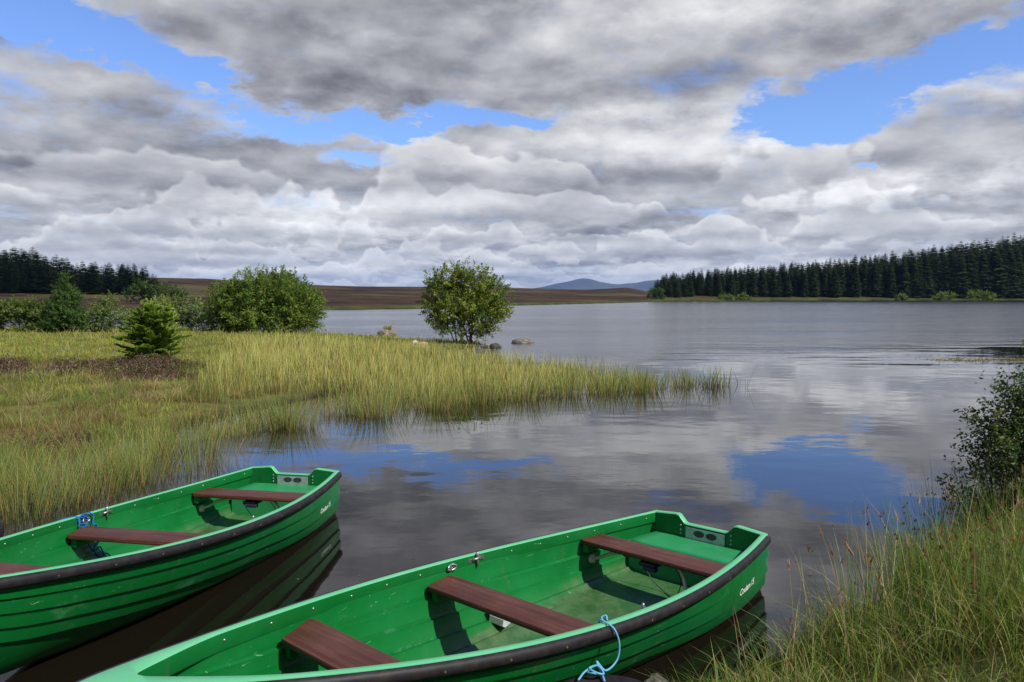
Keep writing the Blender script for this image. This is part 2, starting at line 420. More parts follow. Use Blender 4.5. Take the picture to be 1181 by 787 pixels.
def box_bm(cx, cy, cz, sx, sy, sz, bev=.003, rot=None, bm=None, seg=2):
    t = bmesh.new(); bmesh.ops.create_cube(t, size=1.0)
    bmesh.ops.scale(t, vec=(sx, sy, sz), verts=t.verts)
    if bev: bmesh.ops.bevel(t, geom=t.edges[:], offset=bev, segments=seg, affect='EDGES', profile=.6)
    if rot is not None: bmesh.ops.rotate(t, cent=(0, 0, 0), matrix=rot, verts=t.verts)
    bmesh.ops.translate(t, vec=(cx, cy, cz), verts=t.verts)
    if bm is None: return t
    me = bpy.data.meshes.new('tmp'); t.to_mesh(me); t.free(); bm.from_mesh(me); bpy.data.meshes.remove(me); return bm
def smooth_by_angle(o, deg=35):
    me = o.data; me.polygons.foreach_set('use_smooth', np.ones(len(me.polygons), bool))
    bm = bmesh.new(); bm.from_mesh(me)
    for e in bm.edges:
        if len(e.link_faces) == 2: e.smooth = e.calc_face_angle(0) < math.radians(deg)
    bm.to_mesh(me); bm.free()

# ------------------------------------------------------------------ boat materials
def mat_gelcoat(name, base, pale, dirt=False, rough=.33, scum=False):
    m, b, out = material(name); p = objco(); x, y, z = sep(p)
    sc = noise(comb(x * 3.0, y * 20.0, z * 26.0), 1.0, 5, .7, 1.5)
    sc2 = noise(p, 9.0, 6, .7)
    cl = noise(p, 1.7, 4, .6)
    col = mixc(sstep(cl, .38, .72) * .55, base, pale)
    col = mixc(sstep(sc, .635, .70) * sstep(sc2, .44, .60) * .7, col, (.20, .42, .27))
    spk = noise(p, 55.0, 2, .5); col = mixc(sstep(spk, .755, .80) * .7, col, (.34, .44, .36))
    if dirt:
        # trodden silt and leaf litter on the sole
        n = noise(p, 2.6, 7, .68); g = noise(p, 60.0, 3, .6)
        f = sstep(z - n * .18, .05, -.06)
        f = V.m('MULTIPLY', f, .35 + .65 * sstep(g, .34, .62))
        mid = sstep(V.m('ABSOLUTE', x - 2.0), 1.22, 1.19)
        sole = sstep(V.m('ABSOLUTE', y) + x * .05, .545, .530) * sstep(z, .12, .10) * mid * .62 * (.6 + .4 * sstep(g, .3, .6))
        f = V.m('MAXIMUM', f * .6, sole * sstep(n, .22, .44))
        col = mixc(f, col, mixc(sstep(noise(p, 5.0, 6, .7), .36, .64), (.048, .052, .022), (.125, .135, .075)))
        fl = noise(p, 34.0, 2, .5); col = mixc(sstep(fl, .70, .74) * sstep(z, .30, .06) * .85, col, (.07, .045, .022))
        st = noise(comb(x * 16.0, y * 2.0, z * 2.0), 1.0, 4, .6); col = mixc(sstep(st, .62, .75) * .45, col, (.07, .10, .04))
    if scum:
        # waterline scum, drips below the fender and chalky patches
        wl = sstep(z + (noise(p, 6.0, 4, .6) - .5) * .05, .075, .01)
        col = mixc(wl * (.45 + .4 * sstep(sc2, .4, .6)), col, (.040, .045, .018))
        dr = noise(comb(x * 22.0, y * 2.0, z * 1.2), 1.0, 4, .6); col = mixc(sstep(dr, .60, .74) * sstep(z, .12, .36) * .5, col, (.045, .10, .045))
        ch = noise(p, 3.4, 6, .7); col = mixc(sstep(ch, .56, .70) * .45, col, (.085, .25, .125))
    setp(b, color=col, rough=rough + (sc2 - .5) * .3, spec=.32, normal=bump(noise(p, 7.0, 4, .55) + noise(p, 140.0, 2, .5) * .06, .22, .012))
    return m
def mat_simple(name, color, rough=.5, metal=0.0, nz=0.0, nscale=30.0, bumpd=.002, spec=.5, alt=None):
    m, b, out = material(name); p = objco(); n = noise(p, nscale, 5, .65)
    alt = alt or tuple(c * (1 - nz) for c in color)
    setp(b, color=mixc(sstep(n, .35, .68), color, alt), rough=rough, metal=metal, spec=spec, normal=bump(n, .5, bumpd)); return m
GREEN = (.002, .118, .019); PALE = (.010, .175, .045)
M_HULL = mat_gelcoat('green gelcoat outside', (.0018, .102, .0165), (.006, .135, .029), scum=True)
M_IN = mat_gelcoat('green gelcoat inside', GREEN, PALE, True, .4)
M_RIM = mat_gelcoat('green gelcoat with painted sunlight', (.10, .40, .185), (.16, .47, .25), False, .42)  # gunwale and transom top: same gelcoat, sun and sky brightness painted into the green
M_RUB = mat_simple('black rubber', (.010, .009, .011), .55, 0, .0, 16, .004, spec=.28, alt=(.022, .019, .019))
M_STEEL = mat_simple('dull stainless steel', (.45, .43, .41), .38, .9, .35, 60)
M_ALU = mat_simple('scuffed aluminium', (.50, .52, .51), .45, .55, .3, 25)
M_CREAM = mat_simple('cream plastic pipe', (.56, .56, .40), .45, 0, .25, 12)
M_DARK = mat_simple('navy webbing', (.010, .012, .025), .6, 0, .3, 40)
M_CABLE = mat_simple('black cable', (.012, .012, .012), .5)
M_WHITE = mat_simple('white paint', (.80, .80, .78), .5, 0, .12, 30)
M_PLAS = mat_simple('cloudy white plastic', (.40, .44, .40), .35, 0, .2, 20)
M_STAMP = mat_simple('dark clamp marks', (.05, .055, .05), .6, .2, .5, 80)
def mat_wood():
    m, b, out = material('red brown stained timber'); p = objco(); x, y, z = sep(p)
    g = noise(comb(x * 26.0, y * 1.6, z * 26.0), 1.0, 6, .62, .8); w = noise(p, 3.0, 4, .6); k = noise(comb(x * 90.0, y * 5.0, z * 90.0), 1.0, 3, .6)
    c = ramp(g * .6 + w * .4, [(.3, (.036, .012, .007)), (.5, (.078, .026, .015)), (.7, (.135, .056, .036))])
    c = mixc(sstep(k, .66, .76) * .6, c, (.22, .16, .12))
    setp(b, color=c, rough=.5 + (w - .5) * .3, spec=.25, normal=bump(g + k * .3, .5, .003)); return m
M_WOOD = mat_wood()
M_BENCH = mat_gelcoat('paler green bench gelcoat', (.018, .22, .065), (.045, .28, .11), False, .38)  # stern bench in a paler green than the liner

# ------------------------------------------------------------------ the boat, stern at x = 0, bow at x = 4.57, waterline z = 0
BL = 4.57
QB = np.polyfit([0, .33, .66, 1.0], [.4772, .6976, .7091, .4802], 3); QZ = np.polyfit([0, .5, 1], [.4347, .5352, .8462], 2)
def beam(s): t = np.clip(np.asarray(s) / BL, 0, 1); return np.polyval(QB, t) * np.maximum(1 - t ** 3.2, 0) ** .75
def sheer(s): return np.polyval(QZ, np.asarray(s) / BL)
def keel(s): return -.12 + .13 * np.clip((s - 1.9) / 1.5, 0, 1) ** 1.6 + (sheer(s) - .02) * np.clip((s - 3.0) / 1.57, 0, 1) ** 3.2 - .01 * np.clip((s - 4.2) / .37, 0, 1)
NS, NV = [0, .5, 1.0, 1.35, 1.7, 2.3, 3.2, 4.57], [4.0, 3.6, 3.1, 2.7, 2.4, 2.15, 1.85, 1.4]
FV = [0, .03, .09, .16, .24, .29, .30, .2]        # flare of the topsides
LAPS = [.035, .175, .30, .425, .55]
def section(s, off=0.0, floor=None, lap=.015, step=.0035):
    """half profile (y, z) from sheer to keel with the lapped strakes, shifted outwards by off"""
    b, zg, zk = float(beam(s)), float(sheer(s)), float(keel(s)); t = s / BL
    n = float(np.interp(s, NS, NV))
    th = np.linspace(0, np.pi / 2, 241)
    y = b * np.cos(th) ** (2 / n); z = zg - (zg - zk) * np.sin(th) ** (2 / n); y = y * (1 - float(np.interp(s, NS, FV)) * np.sin(th) ** (2 / n))
    d = np.concatenate([[0], np.cumsum(np.hypot(np.diff(y), np.diff(z)))]); d /= d[-1]
    ty, tz = np.gradient(y, d), np.gradient(z, d); L = np.hypot(ty, tz) + 1e-9
    ny, nz = -tz / L, ty / L
    fs, os_ = [], []
    bounds = [0.0] + LAPS
    fade = float(sm(t, 1.0, .9))
    for k in range(len(bounds) - 1):
        for q in (0, .33, .66, 1): fs.append(bounds[k] + (bounds[k + 1] - bounds[k]) * q + (step if q == 0 and k else 0)); os_.append(lap * (q if k else .45 * q) * fade)
    for q in np.linspace(step * 2.2, 1, 12): fs.append(LAPS[-1] + (1 - LAPS[-1]) * q); os_.append(0.0)
    fs, os_ = np.array(fs), np.array(os_) + off
    Y = np.interp(fs, d, y) + np.interp(fs, d, ny) * os_; Z = np.interp(fs, d, z) + np.interp(fs, d, nz) * os_
    Y = np.maximum(Y, 0); Y[-1] = 0
    if floor is not None:
        q = Z - floor - .02; Z = floor + (q + np.sqrt(q * q + .11 ** 2)) / 2 - .012
    return Y, Z
STN = np.concatenate([np.linspace(0, 3.2, 34, endpoint=False), np.linspace(3.2, 4.565, 26)])
def loft(off, floor, s0=0.0, flip=False, **kw):
    st = STN.copy(); st[0] = s0
    rows = []
    for s in st:
        Y, Z = section(s, off, floor, **kw); rows.append((s, Y, Z))
    vs = []; m = len(rows[0][1])
    for s, Y, Z in rows:
        yy = np.concatenate([Y, -Y[-2::-1]]); zz = np.concatenate([Z, Z[-2::-1]])
        vs.append(np.stack([np.full(len(yy), s), yy, zz], 1))
    k = 2 * m - 1; v = np.concatenate(vs); i = np.arange(len(rows) - 1)[:, None] * k; j = np.arange(k - 1)[None]
    F = np.stack([i + j, i + j + 1, i + k + j + 1, i + k + j], -1).reshape(-1, 4)
    return v, (F[:, ::-1] if flip else F)
def hull_point(s, f, off=.004, side=1):
    """a point on the outside at station s, fraction f down the girth"""
    b, zg, zk = float(beam(s)), float(sheer(s)), float(keel(s)); t = s / BL
    n = float(np.interp(s, NS, NV))
    th = np.linspace(0, np.pi / 2, 241); y = b * np.cos(th) ** (2 / n); z = zg - (zg - zk) * np.sin(th) ** (2 / n); y = y * (1 - float(np.interp(s, NS, FV)) * np.sin(th) ** (2 / n))
    d = np.concatenate([[0], np.cumsum(np.hypot(np.diff(y), np.diff(z)))]); d /= d[-1]
    ty, tz = np.interp(f, d, np.gradient(y)), np.interp(f, d, np.gradient(z)); L = math.hypot(ty, tz)
    k = [a for a in [0] + LAPS if a <= f][-1]; nx = [a for a in LAPS + [1] if a > f][0]
    lap = .015 * (f - k) / (nx - k) if k else 0
    return np.array([s, side * (np.interp(f, d, y) - tz / L * (off + lap)), np.interp(f, d, z) + ty / L * (off + lap)])
def inner_y(s, z, off=-.018):
    Y, Z = section(s, off); o = np.argsort(Z); return float(np.interp(z, Z[o], Y[o]))
RIMW, BAND = .040, .082
def rim_in(s):
    b = float(beam(s)); w = b - RIMW
    if s > 3.85: w = w * math.sqrt(max(0.0, 1 - ((s - 3.85) / .50) ** 2))
    return max(w, 0.0)
def make_boat():
    root = empty('rowing_boat')
    # shell outside
    v, F = loft(0.0, None); h = mesh_np('hull', v, F, M_HULL, parent=root); smooth_by_angle(h, 28)
    # moulded liner inside, with a flat sole
    v, F = loft(-.028, .030, flip=True, lap=.024, step=.016); li = mesh_np('liner', v, F, M_IN, parent=root); smooth_by_angle(li, 28)
    # gunwale cap and its inner band, breasthook at the bow
    st = np.concatenate([np.linspace(0, 3.8, 44, endpoint=False), np.linspace(3.8, 4.35, 34, endpoint=False), np.linspace(4.35, 4.57, 8)])
    parts = []
    for sd in (1, -1):
        prof = []
        for s in st:
            b, zg, yi = float(beam(s)), float(sheer(s)), rim_in(s)
            bd = BAND if yi > .004 else .02
            yb = min(max(yi, 0), b)
            prof.append([(b + .004, zg - .010), (b + .001, zg + .001), (b - .006, zg + .004), (yb + .006 if yb > .01 else yb, zg + .004), (yb, zg - .001), (yb + .001, zg - bd + .008), (yb + .005, zg - bd), (min(yb + .04, b + .0) if yb > .01 else yb, zg - bd - .004)])
        A = np.array([[(s, sd * y, z) for (y, z) in p] for s, p in zip(st, prof)]); k = A.shape[1]
        i = np.arange(len(st) - 1)[:, None] * k; j = np.arange(k - 1)[None]
        F = np.stack([i + j, i + j + 1, i + k + j + 1, i + k + j], -1).reshape(-1, 4)
        parts.append((A.reshape(-1, 3), F if sd < 0 else F[:, ::-1], k))
    capv, capf, bandv, bandf = [], [], [], []
    for vv, ff, k in parts:
        col = ff.min(1) % k
        capf.append((vv, ff[col < 4])); bandf.append((vv, ff[col >= 4]))
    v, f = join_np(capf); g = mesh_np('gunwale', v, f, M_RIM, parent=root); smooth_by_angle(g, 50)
    v, f = join_np(bandf); bd = mesh_np('inner_band', v, f, M_IN, parent=root); smooth_by_angle(bd, 50)
    # transom with its notch for an engine
    def top(y):
        a = abs(y); return float(np.interp(a, [0, .165, .185, .235, .26, .48], [.392, .392, .398, .452, .458, .437]))
    ys = np.unique(np.concatenate([np.linspace(-.477, .477, 61), [-.185, .185, -.235, .235, -.165, .165, .26, -.26]]))
    Y0, Z0 = section(0.0); o = np.argsort(Y0)
    def bot(y): return float(np.interp(abs(y), Y0[o], Z0[o]))
    vs = []
    for y in ys:
        tz, bz = top(y), min(bot(y), top(y) - .002)
        vs += [(-.004, y, bz), (-.004, y, tz - .006), (.002, y, tz), (.046, y, tz), (.052, y, tz - .006), (.058, y, max(bz, .02) if bz < .3 else bz)]
    vs = np.array(vs); n = len(ys); i = np.arange(n - 1)[:, None] * 6; j = np.arange(6)[None]; j2 = (j + 1) % 6
    F = np.stack([i + j, i + j2, i + 6 + j2, i + 6 + j], -1).reshape(-1, 4)
    caps = np.array([[0, 1, 2, 3, 4, 5][::-1], [(n - 1) * 6 + q for q in range(6)]])
    colm = np.tile(np.arange(6), n - 1)
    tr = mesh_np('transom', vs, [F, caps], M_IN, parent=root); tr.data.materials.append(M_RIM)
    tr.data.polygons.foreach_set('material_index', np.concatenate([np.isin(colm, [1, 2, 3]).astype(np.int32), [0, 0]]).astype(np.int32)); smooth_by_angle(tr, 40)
    bm = box_bm(.0605, 0, .325, .004, .335, .095, .0015); pl = from_bm('engine_plate', bm, M_ALU, root)
    for y in (-.05, .055):
        t = np.linspace(0, 2 * np.pi, 24, endpoint=False)
        rr = .034 + .002 * np.sin(2 * t + 1); vv = np.concatenate([[[.0632, y, .335]], np.stack([np.full(24, .0632), y + rr * 1.3 * np.cos(t), .335 + rr * .8 * np.sin(t)], 1)])
        mesh_np('clamp_mark', vv, np.stack([np.zeros(24, int), 1 + np.arange(24), 1 + (np.arange(24) + 1) % 24], 1), M_STAMP, parent=pl)
    def bolt(x, y, z, r, ax, mat, par, name):
        bm = bmesh.new(); bmesh.ops.create_uvsphere(bm, u_segments=8, v_segments=5, radius=r)
        me = bpy.data.meshes.new(name); bm.to_mesh(me); bm.free(); me.materials.append(mat)
        me.polygons.foreach_set('use_smooth', np.ones(len(me.polygons), bool))
        q = bpy.data.objects.new(name, me); COL.objects.link(q); q.parent = par; q.location = (x, y, z); q.scale = ax; return q
    b0 = None
    for y in (-.215, .215):
        for z in (.34, .375, .31):
            q = bolt(.056, y, z, .009, (.6, 1, 1), M_STEEL, root, 'bolt')
    # screws along the band, fender bolts in the rubber
    scr = None
    for sd in (1, -1):
        for s in np.arange(.16, 4.0, .285):
            p = (s, sd * (rim_in(s) - .001), float(sheer(s)) - .036)
            if scr is None: scr = bolt(*p, .0075, (1, .6, 1), M_STEEL, root, 'screw')
            else:
                c = scr.copy(); COL.objects.link(c); c.location = p
    # rubber fender all round the sheer
    ring = []
    for sd, ss in ((1, np.linspace(-.012, 4.57, 90)), (-1, np.linspace(4.57, -.012, 90))):
        for s in ss:
            sc = max(s, 0); b, zg = float(beam(sc)), float(sheer(sc)); ring.append((s, sd * b, zg - .033))
    ring = np.array(ring); d = np.concatenate([[1], np.linalg.norm(np.diff(ring, axis=0), axis=1)]); ring = ring[d > 1e-4]
    T = np.gradient(ring, axis=0); N = np.stack([T[:, 1], -T[:, 0], 0 * T[:, 0]], 1); N /= np.linalg.norm(N, axis=1, keepdims=True); N = -N
    if N[5] @ np.array([0, 1, 0]) < 0: N = -N
    pr = [(-.001, .029), (.011, .033), (.023, .030), (.033, .019), (.037, .002), (.033, -.016), (.023, -.029), (.011, -.034), (-.001, -.033)]
    e = len(ring); sc = np.ones(e); sc[:1] = sc[-1:] = .55
    A = np.array([[ring[i] + N[i] * (u * sc[i]) + np.array([0, 0, w * sc[i]]) for (u, w) in pr] for i in range(e)]); k = len(pr)
    i = np.arange(e - 1)[:, None] * k; j = np.arange(k - 1)[None]
    F = np.stack([i + j, i + k + j, i + k + j + 1, i + j + 1], -1).reshape(-1, 4)
    ends = np.array([[q for q in range(k)], [(e - 1) * k + q for q in range(k)][::-1]])
    fe = mesh_np('rubber_fender', A.reshape(-1, 3), [F, ends], M_RUB, parent=root, smooth=True)
    fb = None
    for sd in (1, -1):
        for s in np.arange(.33, 4.3, .33):
            p = np.array((s, sd * (float(beam(s)) + .0355), float(sheer(s)) - .036))
            if fb is None: fb = bolt(*p, .008, (1, .45, 1), mat_simple('rusty bolt', (.10, .06, .035), .7, 0, .5, 50), fe, 'bolt')
            else: c = fb.copy(); COL.objects.link(c); c.location = p
    # timber thwarts on moulded brackets
    for s, w, dz in ((.765, .235, .072), (2.30, .235, .085), (3.43, .24, .088)):
        z = float(sheer(s)) - dz
        ya, yb = inner_y(s - w / 2, z - .02) - .014, inner_y(s + w / 2, z - .02) - .014
        yc = min(ya, yb) if s > 2 else ya
        th = .034; c = .03
        def outline(ins):
            def corner(sx, sy, yy):   # rounded ends
                return [(s + sx * (w / 2 - ins - c * (1 - math.sin(q))), sy * (yy - ins - c * (1 - math.cos(q)))) for q in np.linspace(0, math.pi / 2, 5)]
            pts = corner(1, 1, yb) + corner(1, -1, yb)[::-1] + corner(-1, -1, ya) + corner(-1, 1, ya)[::-1]
            return np.array(pts)[::-1]
        lev = [(.009, z), (.0035, z - .0015), (.0, z - .009), (.0, z - th + .006), (.006, z - th)]
        A = np.array([[(px, py, q) for px, py in outline(ins)] for ins, q in lev]); k = A.shape[1]
        i = np.arange(len(lev) - 1)[:, None] * k; j = np.arange(k)[None]; j2 = (j + 1) % k
        F = np.stack([i + j, i + j2, i + k + j2, i + k + j], -1).reshape(-1, 4)
        caps = np.array([np.arange(k)[::-1], (len(lev) - 1) * k + np.arange(k)])
        th_o = mesh_np('thwart', A.reshape(-1, 3), [F, caps], M_WOOD, parent=root)
        bm = bmesh.new(); bm.from_mesh(th_o.data); bmesh.ops.recalc_face_normals(bm, faces=bm.faces[:]); bm.to_mesh(th_o.data); bm.free(); smooth_by_angle(th_o, 32)
        for sd in (1, -1):
            y = min(inner_y(s + q * w * .41, z - th - .066) for q in (-1, 0, 1)) - .012
            bm = box_bm(s, sd * (y - .012), z - th - .034, w * .82, .05, .066, .010, seg=3); br = from_bm('bracket', bm, M_IN, root); smooth_by_angle(br, 40)
    # moulded stern bench
    z = .285; rows = []
    ss = [.05, .2, .34, .372, .384, .386, .386]; zz = [z, z, z, z - .003, z - .014, z - .04, .02]
    for a, q in zip(ss, zz):
        hw = inner_y(a, .2) - .035 - .02 * sm(a, .30, .386)
        rows.append([(a, y, max(zq, .03)) for y, zq in [(-hw - .012, q - .26), (-hw - .006, q - .018), (-hw + .012, q)] + [(yy, q) for yy in np.linspace(-hw + .1, hw - .1, 5)] + [(hw - .012, q), (hw + .006, q - .018), (hw + .012, q - .26)]])
    A = np.array(rows); k = 11; i = np.arange(len(rows) - 1)[:, None] * k; j = np.arange(k - 1)[None]
    F = np.stack([i + j, i + k + j, i + k + j + 1, i + j + 1], -1).reshape(-1, 4)
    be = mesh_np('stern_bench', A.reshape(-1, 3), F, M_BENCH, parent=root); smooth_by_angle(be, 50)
    from_bm('data_plate', box_bm(.389, .33, .215, .003, .10, .075, .001), M_ALU, be)
    # pipe hoop under the stern thwart
    path = spline([(.76, -.565, .205), (.76, -.50, .225), (.76, -.40, .275), (.76, -.28, .310), (.76, -.1, .318), (.76, .10, .318), (.77, .19, .30), (.79, .245, .22), (.80, .262, .10), (.80, .265, .03)], 48)
    v, f = tube_np(path, .0135, 10); hp = mesh_np('pipe_hoop', v, f, M_CREAM, parent=root, smooth=True)
    v, f = tube_np([(.76, -.585, .196), (.76, -.562, .204), (.76, -.553, .207)], [.036, .036, .024], 16); mesh_np('flange', v, f, M_CREAM, parent=hp)
    bm = box_bm(.80, -.02, .305, .13, .13, .03, .008); box_bm(.86, .01, .285, .05, .10, .03, .010, bm=bm); from_bm('seat_clamp', bm, M_DARK, root)
    v, f = tube_np(spline([(.65, -.22, .32), (.62, -.20, .20), (.60, -.12, .09), (.62, -.02, .045), (.68, .08, .05), (.70, .14, .10), (.70, .16, .2), (.70, .10, .29)], 40), .0035, 6); mesh_np('cable', v, f, M_CABLE, parent=root, smooth=True)
    # rowlocks and lacing eyes
    for sd in (1, -1):
        s = 1.93; y, zg = rim_in(s), float(sheer(s))
        r = empty('rowlock', (s, sd * (y - .003), zg - .028)); r.parent = root
        bm = box_bm(0, 0, 0, .15, .006, .026, .002); box_bm(-.06, -.003 * sd, 0, .02, .006, .03, .002, bm=bm); from_bm('plate', bm, M_STEEL, r)
        v, f = tube_np([(0, -sd * .012, -.045), (0, -sd * .012, .0), (0, -sd * .012, .042), (.0, -sd * .010, .05)], [.007, .010, .010, .006], 8); mesh_np('pin', v, f, M_STEEL, parent=r, smooth=True)
        v, f = tube_np([(-.035, -sd * .014, .008), (0, -sd * .018, .010), (.045, -sd * .014, .008)], [.006, .008, .006], 8); mesh_np('keeper', v, f, M_STEEL, parent=r, smooth=True)
        s = 2.17; y, zg = rim_in(s), float(sheer(s))
        r = empty('lacing_eye', (s, sd * (y - .003), zg - .036)); r.parent = root
        t = np.linspace(0, 2 * np.pi, 24); v, f = tube_np(np.stack([.036 * np.cos(t), -sd * (.006 + .010 * np.abs(np.cos(t))), .018 * np.sin(t)], 1), .006, 8); mesh_np('ring', v, f, M_STEEL, parent=r, smooth=True)
        from_bm('plate', box_bm(0, 0, 0, .05, .006, .03, .002), M_STEEL, r)
    # painted lettering near the stern
    def word(txt, s0, s1, name):
        cu = bpy.data.curves.new(name, 'FONT'); cu.body = txt; cu.size = .085; cu.shear = .22; cu.space_character = .93; cu.resolution_u = 4; cu.offset = .0008
        to = bpy.data.objects.new('tmp_text', cu); COL.objects.link(to); bpy.context.view_layer.update()
        me = bpy.data.meshes.new_from_object(to.evaluated_get(bpy.context.evaluated_depsgraph_get())); bpy.data.objects.remove(to); bpy.data.curves.remove(cu)
        co = np.array([q.co[:] for q in me.vertices]); lo, hi = co[:, 0].min(), co[:, 0].max()
        for q, p in zip(me.vertices, co): q.co = hull_point(s0 + (p[0] - lo) * (s1 - s0) / (hi - lo), .262 - p[1] * .70, .0035, 1)
        me.name = name; o = bpy.data.objects.new(name, me); COL.objects.link(o); me.materials.append(M_WHITE); o.parent = root
    word('Coulam', .66, .455, 'lettering'); word('15', .432, .368, 'numeral')
    return root
POSE_A = (-2.2127, 7.8704, 4.5144); POSE_B = (1.5399, 6.0151, 3.9766)
GB = 'green rowing boats moored at the bank'
boat_b = make_boat(); boat_b.location = (*POSE_B[:2], 0); boat_b.rotation_euler = (0, 0, POSE_B[2])
boat_a = copy_tree(boat_b); boat_a.location = (*POSE_A[:2], 0); boat_a.rotation_euler = (0, 0, POSE_A[2])
tag(boat_b, 'nearest green rowing boat, its bow towards the bottom edge, white bailer on its floor', 'rowing boat', GB)
tag(boat_a, 'green rowing boat further left, floating beside the reeds with dark blue rope on its gunwale', 'rowing boat', GB)
bpy.context.view_layer.update()
def boat_pt(pose, p):
    x, y, a = pose; c, s = math.cos(a), math.sin(a); return np.array([x + p[0] * c - p[1] * s, y + p[0] * s + p[1] * c, p[2]])
def rope_mat(name, c):
    m, b, out = material(name); p = objco(); x, y, z = sep(p)
    w = V.m('SINE', (x + y * 1.3 + z) * 700.0)
    setp(b, color=mixc(sstep(w, -.6, .8), tuple(q * .55 for q in c), c), rough=.7, spec=.2); return m
def rope(name, strands, r, mat, lab, base):
    parts = [tube_np(spline(np.asarray(q) - base, max(24, 9 * len(q))), r, 7) for q in strands]
    v, f = join_np(parts); o = mesh_np(name, v, f, mat, smooth=True); o.location = base; tag(o, lab, 'rope'); return o
# dark blue painter on the left boat: over the far gunwale, round the eye, tail hanging under the thwart
P = lambda s, y, z: boat_pt(POSE_A, (s, y, z))
ye = -rim_in(2.17); zg = float(sheer(2.17))
loops = [[P(2.55, ye - .10, zg - .10), P(2.46, ye - .075, zg - .01), P(2.38, ye - .035, zg + .016), P(2.27, ye - .01, zg + .014), P(2.20, ye + .01, zg - .01), P(2.16, ye + .022, zg - .03), P(2.20, ye + .03, zg - .055), P(2.25, ye + .022, zg - .03), P(2.22, ye + .012, zg + .008), P(2.14, ye + .01, zg + .012), P(2.10, ye + .024, zg - .02), P(2.13, ye + .04, zg - .07), P(2.12, ye + .06, zg - .085), P(2.14, ye + .09, zg - .08)],
         [P(2.26, ye + .0, zg + .012), P(2.24, ye + .02, zg - .02), P(2.26, ye + .03, zg - .06), P(2.20, ye + .035, zg - .07), P(2.17, ye + .03, zg - .02), P(2.21, ye + .012, zg + .012)],
         [P(2.13, ye + .04, zg - .07), P(2.10, ye + .07, zg - .12), P(2.12, ye + .09, zg - .17), P(2.16, ye + .10, zg - .22), P(2.20, ye + .12, zg - .20), P(2.22, ye + .12, zg - .25), P(2.17, ye + .13, zg - .31), P(2.12, ye + .14, zg - .30), P(2.09, ye + .16, zg - .34)],
         [P(2.22, ye + .09, zg - .13), P(2.25, ye + .10, zg - .19), P(2.21, ye + .11, zg - .26), P(2.16, ye + .12, zg - .24), P(2.14, ye + .14, zg - .31)]]
rope('blue_rope', loops, .0055, rope_mat('dark blue rope', (.02, .13, .42)), 'dark blue rope knotted round the metal eye of the left boat', P(2.17, ye, zg))
P = lambda s, y, z: boat_pt(POSE_B, (s, y, z))
# bailer on the sole of the near boat
_Y, _Z = section(1.90, -.028, .030, lap=.024, step=.016); _o = np.argsort(_Y)
bl = empty('bailer', boat_pt(POSE_B, (1.90, -.44, float(np.interp(.44, _Y[_o], _Z[_o])) + .022)), POSE_B[2] + .3); bl.scale = (1.0, .9, .8); bl.rotation_euler[0] = -.18
bm = box_bm(0, 0, .004, .16, .13, .004, .0015); box_bm(0, -.066, .05, .16, .004, .10, .0015, rot=Matrix.Rotation(.25, 3, 'X'), bm=bm)
from_bm('scoop', bm, M_PLAS, bl)
for sx in (-.08, .08): from_bm('side_wall', box_bm(sx, -.01, .03, .004, .11, .055, .0015), M_PLAS, bl)
tag(bl, 'white plastic bailer lying on the floor of the nearest boat', 'bailer')
# old tyres
def make_tyre(R=.30, w=.085, silt=True):
    root = empty('old_tyre')
    a = np.linspace(0, 2 * np.pi, 64, endpoint=False)
    prof = [(-.115, -.055), (-.10, -.075), (-.05, -.085), (-.012, -.075), (.0, -.05), (.004, 0), (0, .05), (-.012, .075), (-.05, .085), (-.10, .075), (-.115, .055), (-.10, .045), (-.03, .03), (-.03, -.03), (-.10, -.045)]
    v = []
    for k, t in enumerate(a):
        for (u, z) in prof:
            r = R + u + (.004 if (k % 2 and abs(z) < .06 and u > -.02) else 0); v.append((r * math.cos(t), r * math.sin(t), z))
    k = len(prof); i = np.arange(64)[:, None] * k; i2 = (np.arange(64)[:, None] + 1) % 64 * k; j = np.arange(k)[None]; j2 = (j + 1) % k
    F = np.stack([i + j, i2 + j, i2 + j2, i + j2], -1).reshape(-1, 4)
    o = mesh_np('rubber_ring', v, F, M_RUB, parent=root); smooth_by_angle(o, 50)
    if silt:
        g = np.linspace(-1, 1, 22); X, Y = np.meshgrid(g, g); rr = np.hypot(X, Y); s = np.maximum(np.abs(X), np.abs(Y)) / np.maximum(rr, 1e-6)
        X, Y = X * s * (R - .09), Y * s * (R - .09); Z = .035 + .02 * fbm(X * 14, Y * 14, 3, 4)
        n = 22; i = np.arange(n - 1)[:, None] * n; j = np.arange(n - 1)[None]
        F = np.stack([i + j, i + j + 1, i + n + j + 1, i + n + j], -1).reshape(-1, 4)
        mesh_np('silt', np.stack([X.ravel(), Y.ravel(), Z.ravel()], 1), F, mat_simple('damp silt', (.13, .10, .065), .9, 0, .6, 25, .02), parent=root, smooth=True)
    return root
ty = make_tyre(); ty.location = (.42, 3.50, .248); ty.rotation_euler = (math.radians(-3), math.radians(-2), .3)
tag(ty, 'old black tyre on the bank with pale blue rope, against the nearest boat', 'tyre', 'old tyres along the bank')
t3 = copy_tree(ty); t3.location = (-5.02, 7.05, -.045); t3.rotation_euler = (math.radians(9), math.radians(-4), 0); tag(t3, 'half sunk tyre at the left edge of the photo behind the left boat', 'tyre', 'old tyres along the bank')
yb = float(beam(2.31)); zg = float(sheer(2.31))
tie = np.array([.42, 3.76, .338])
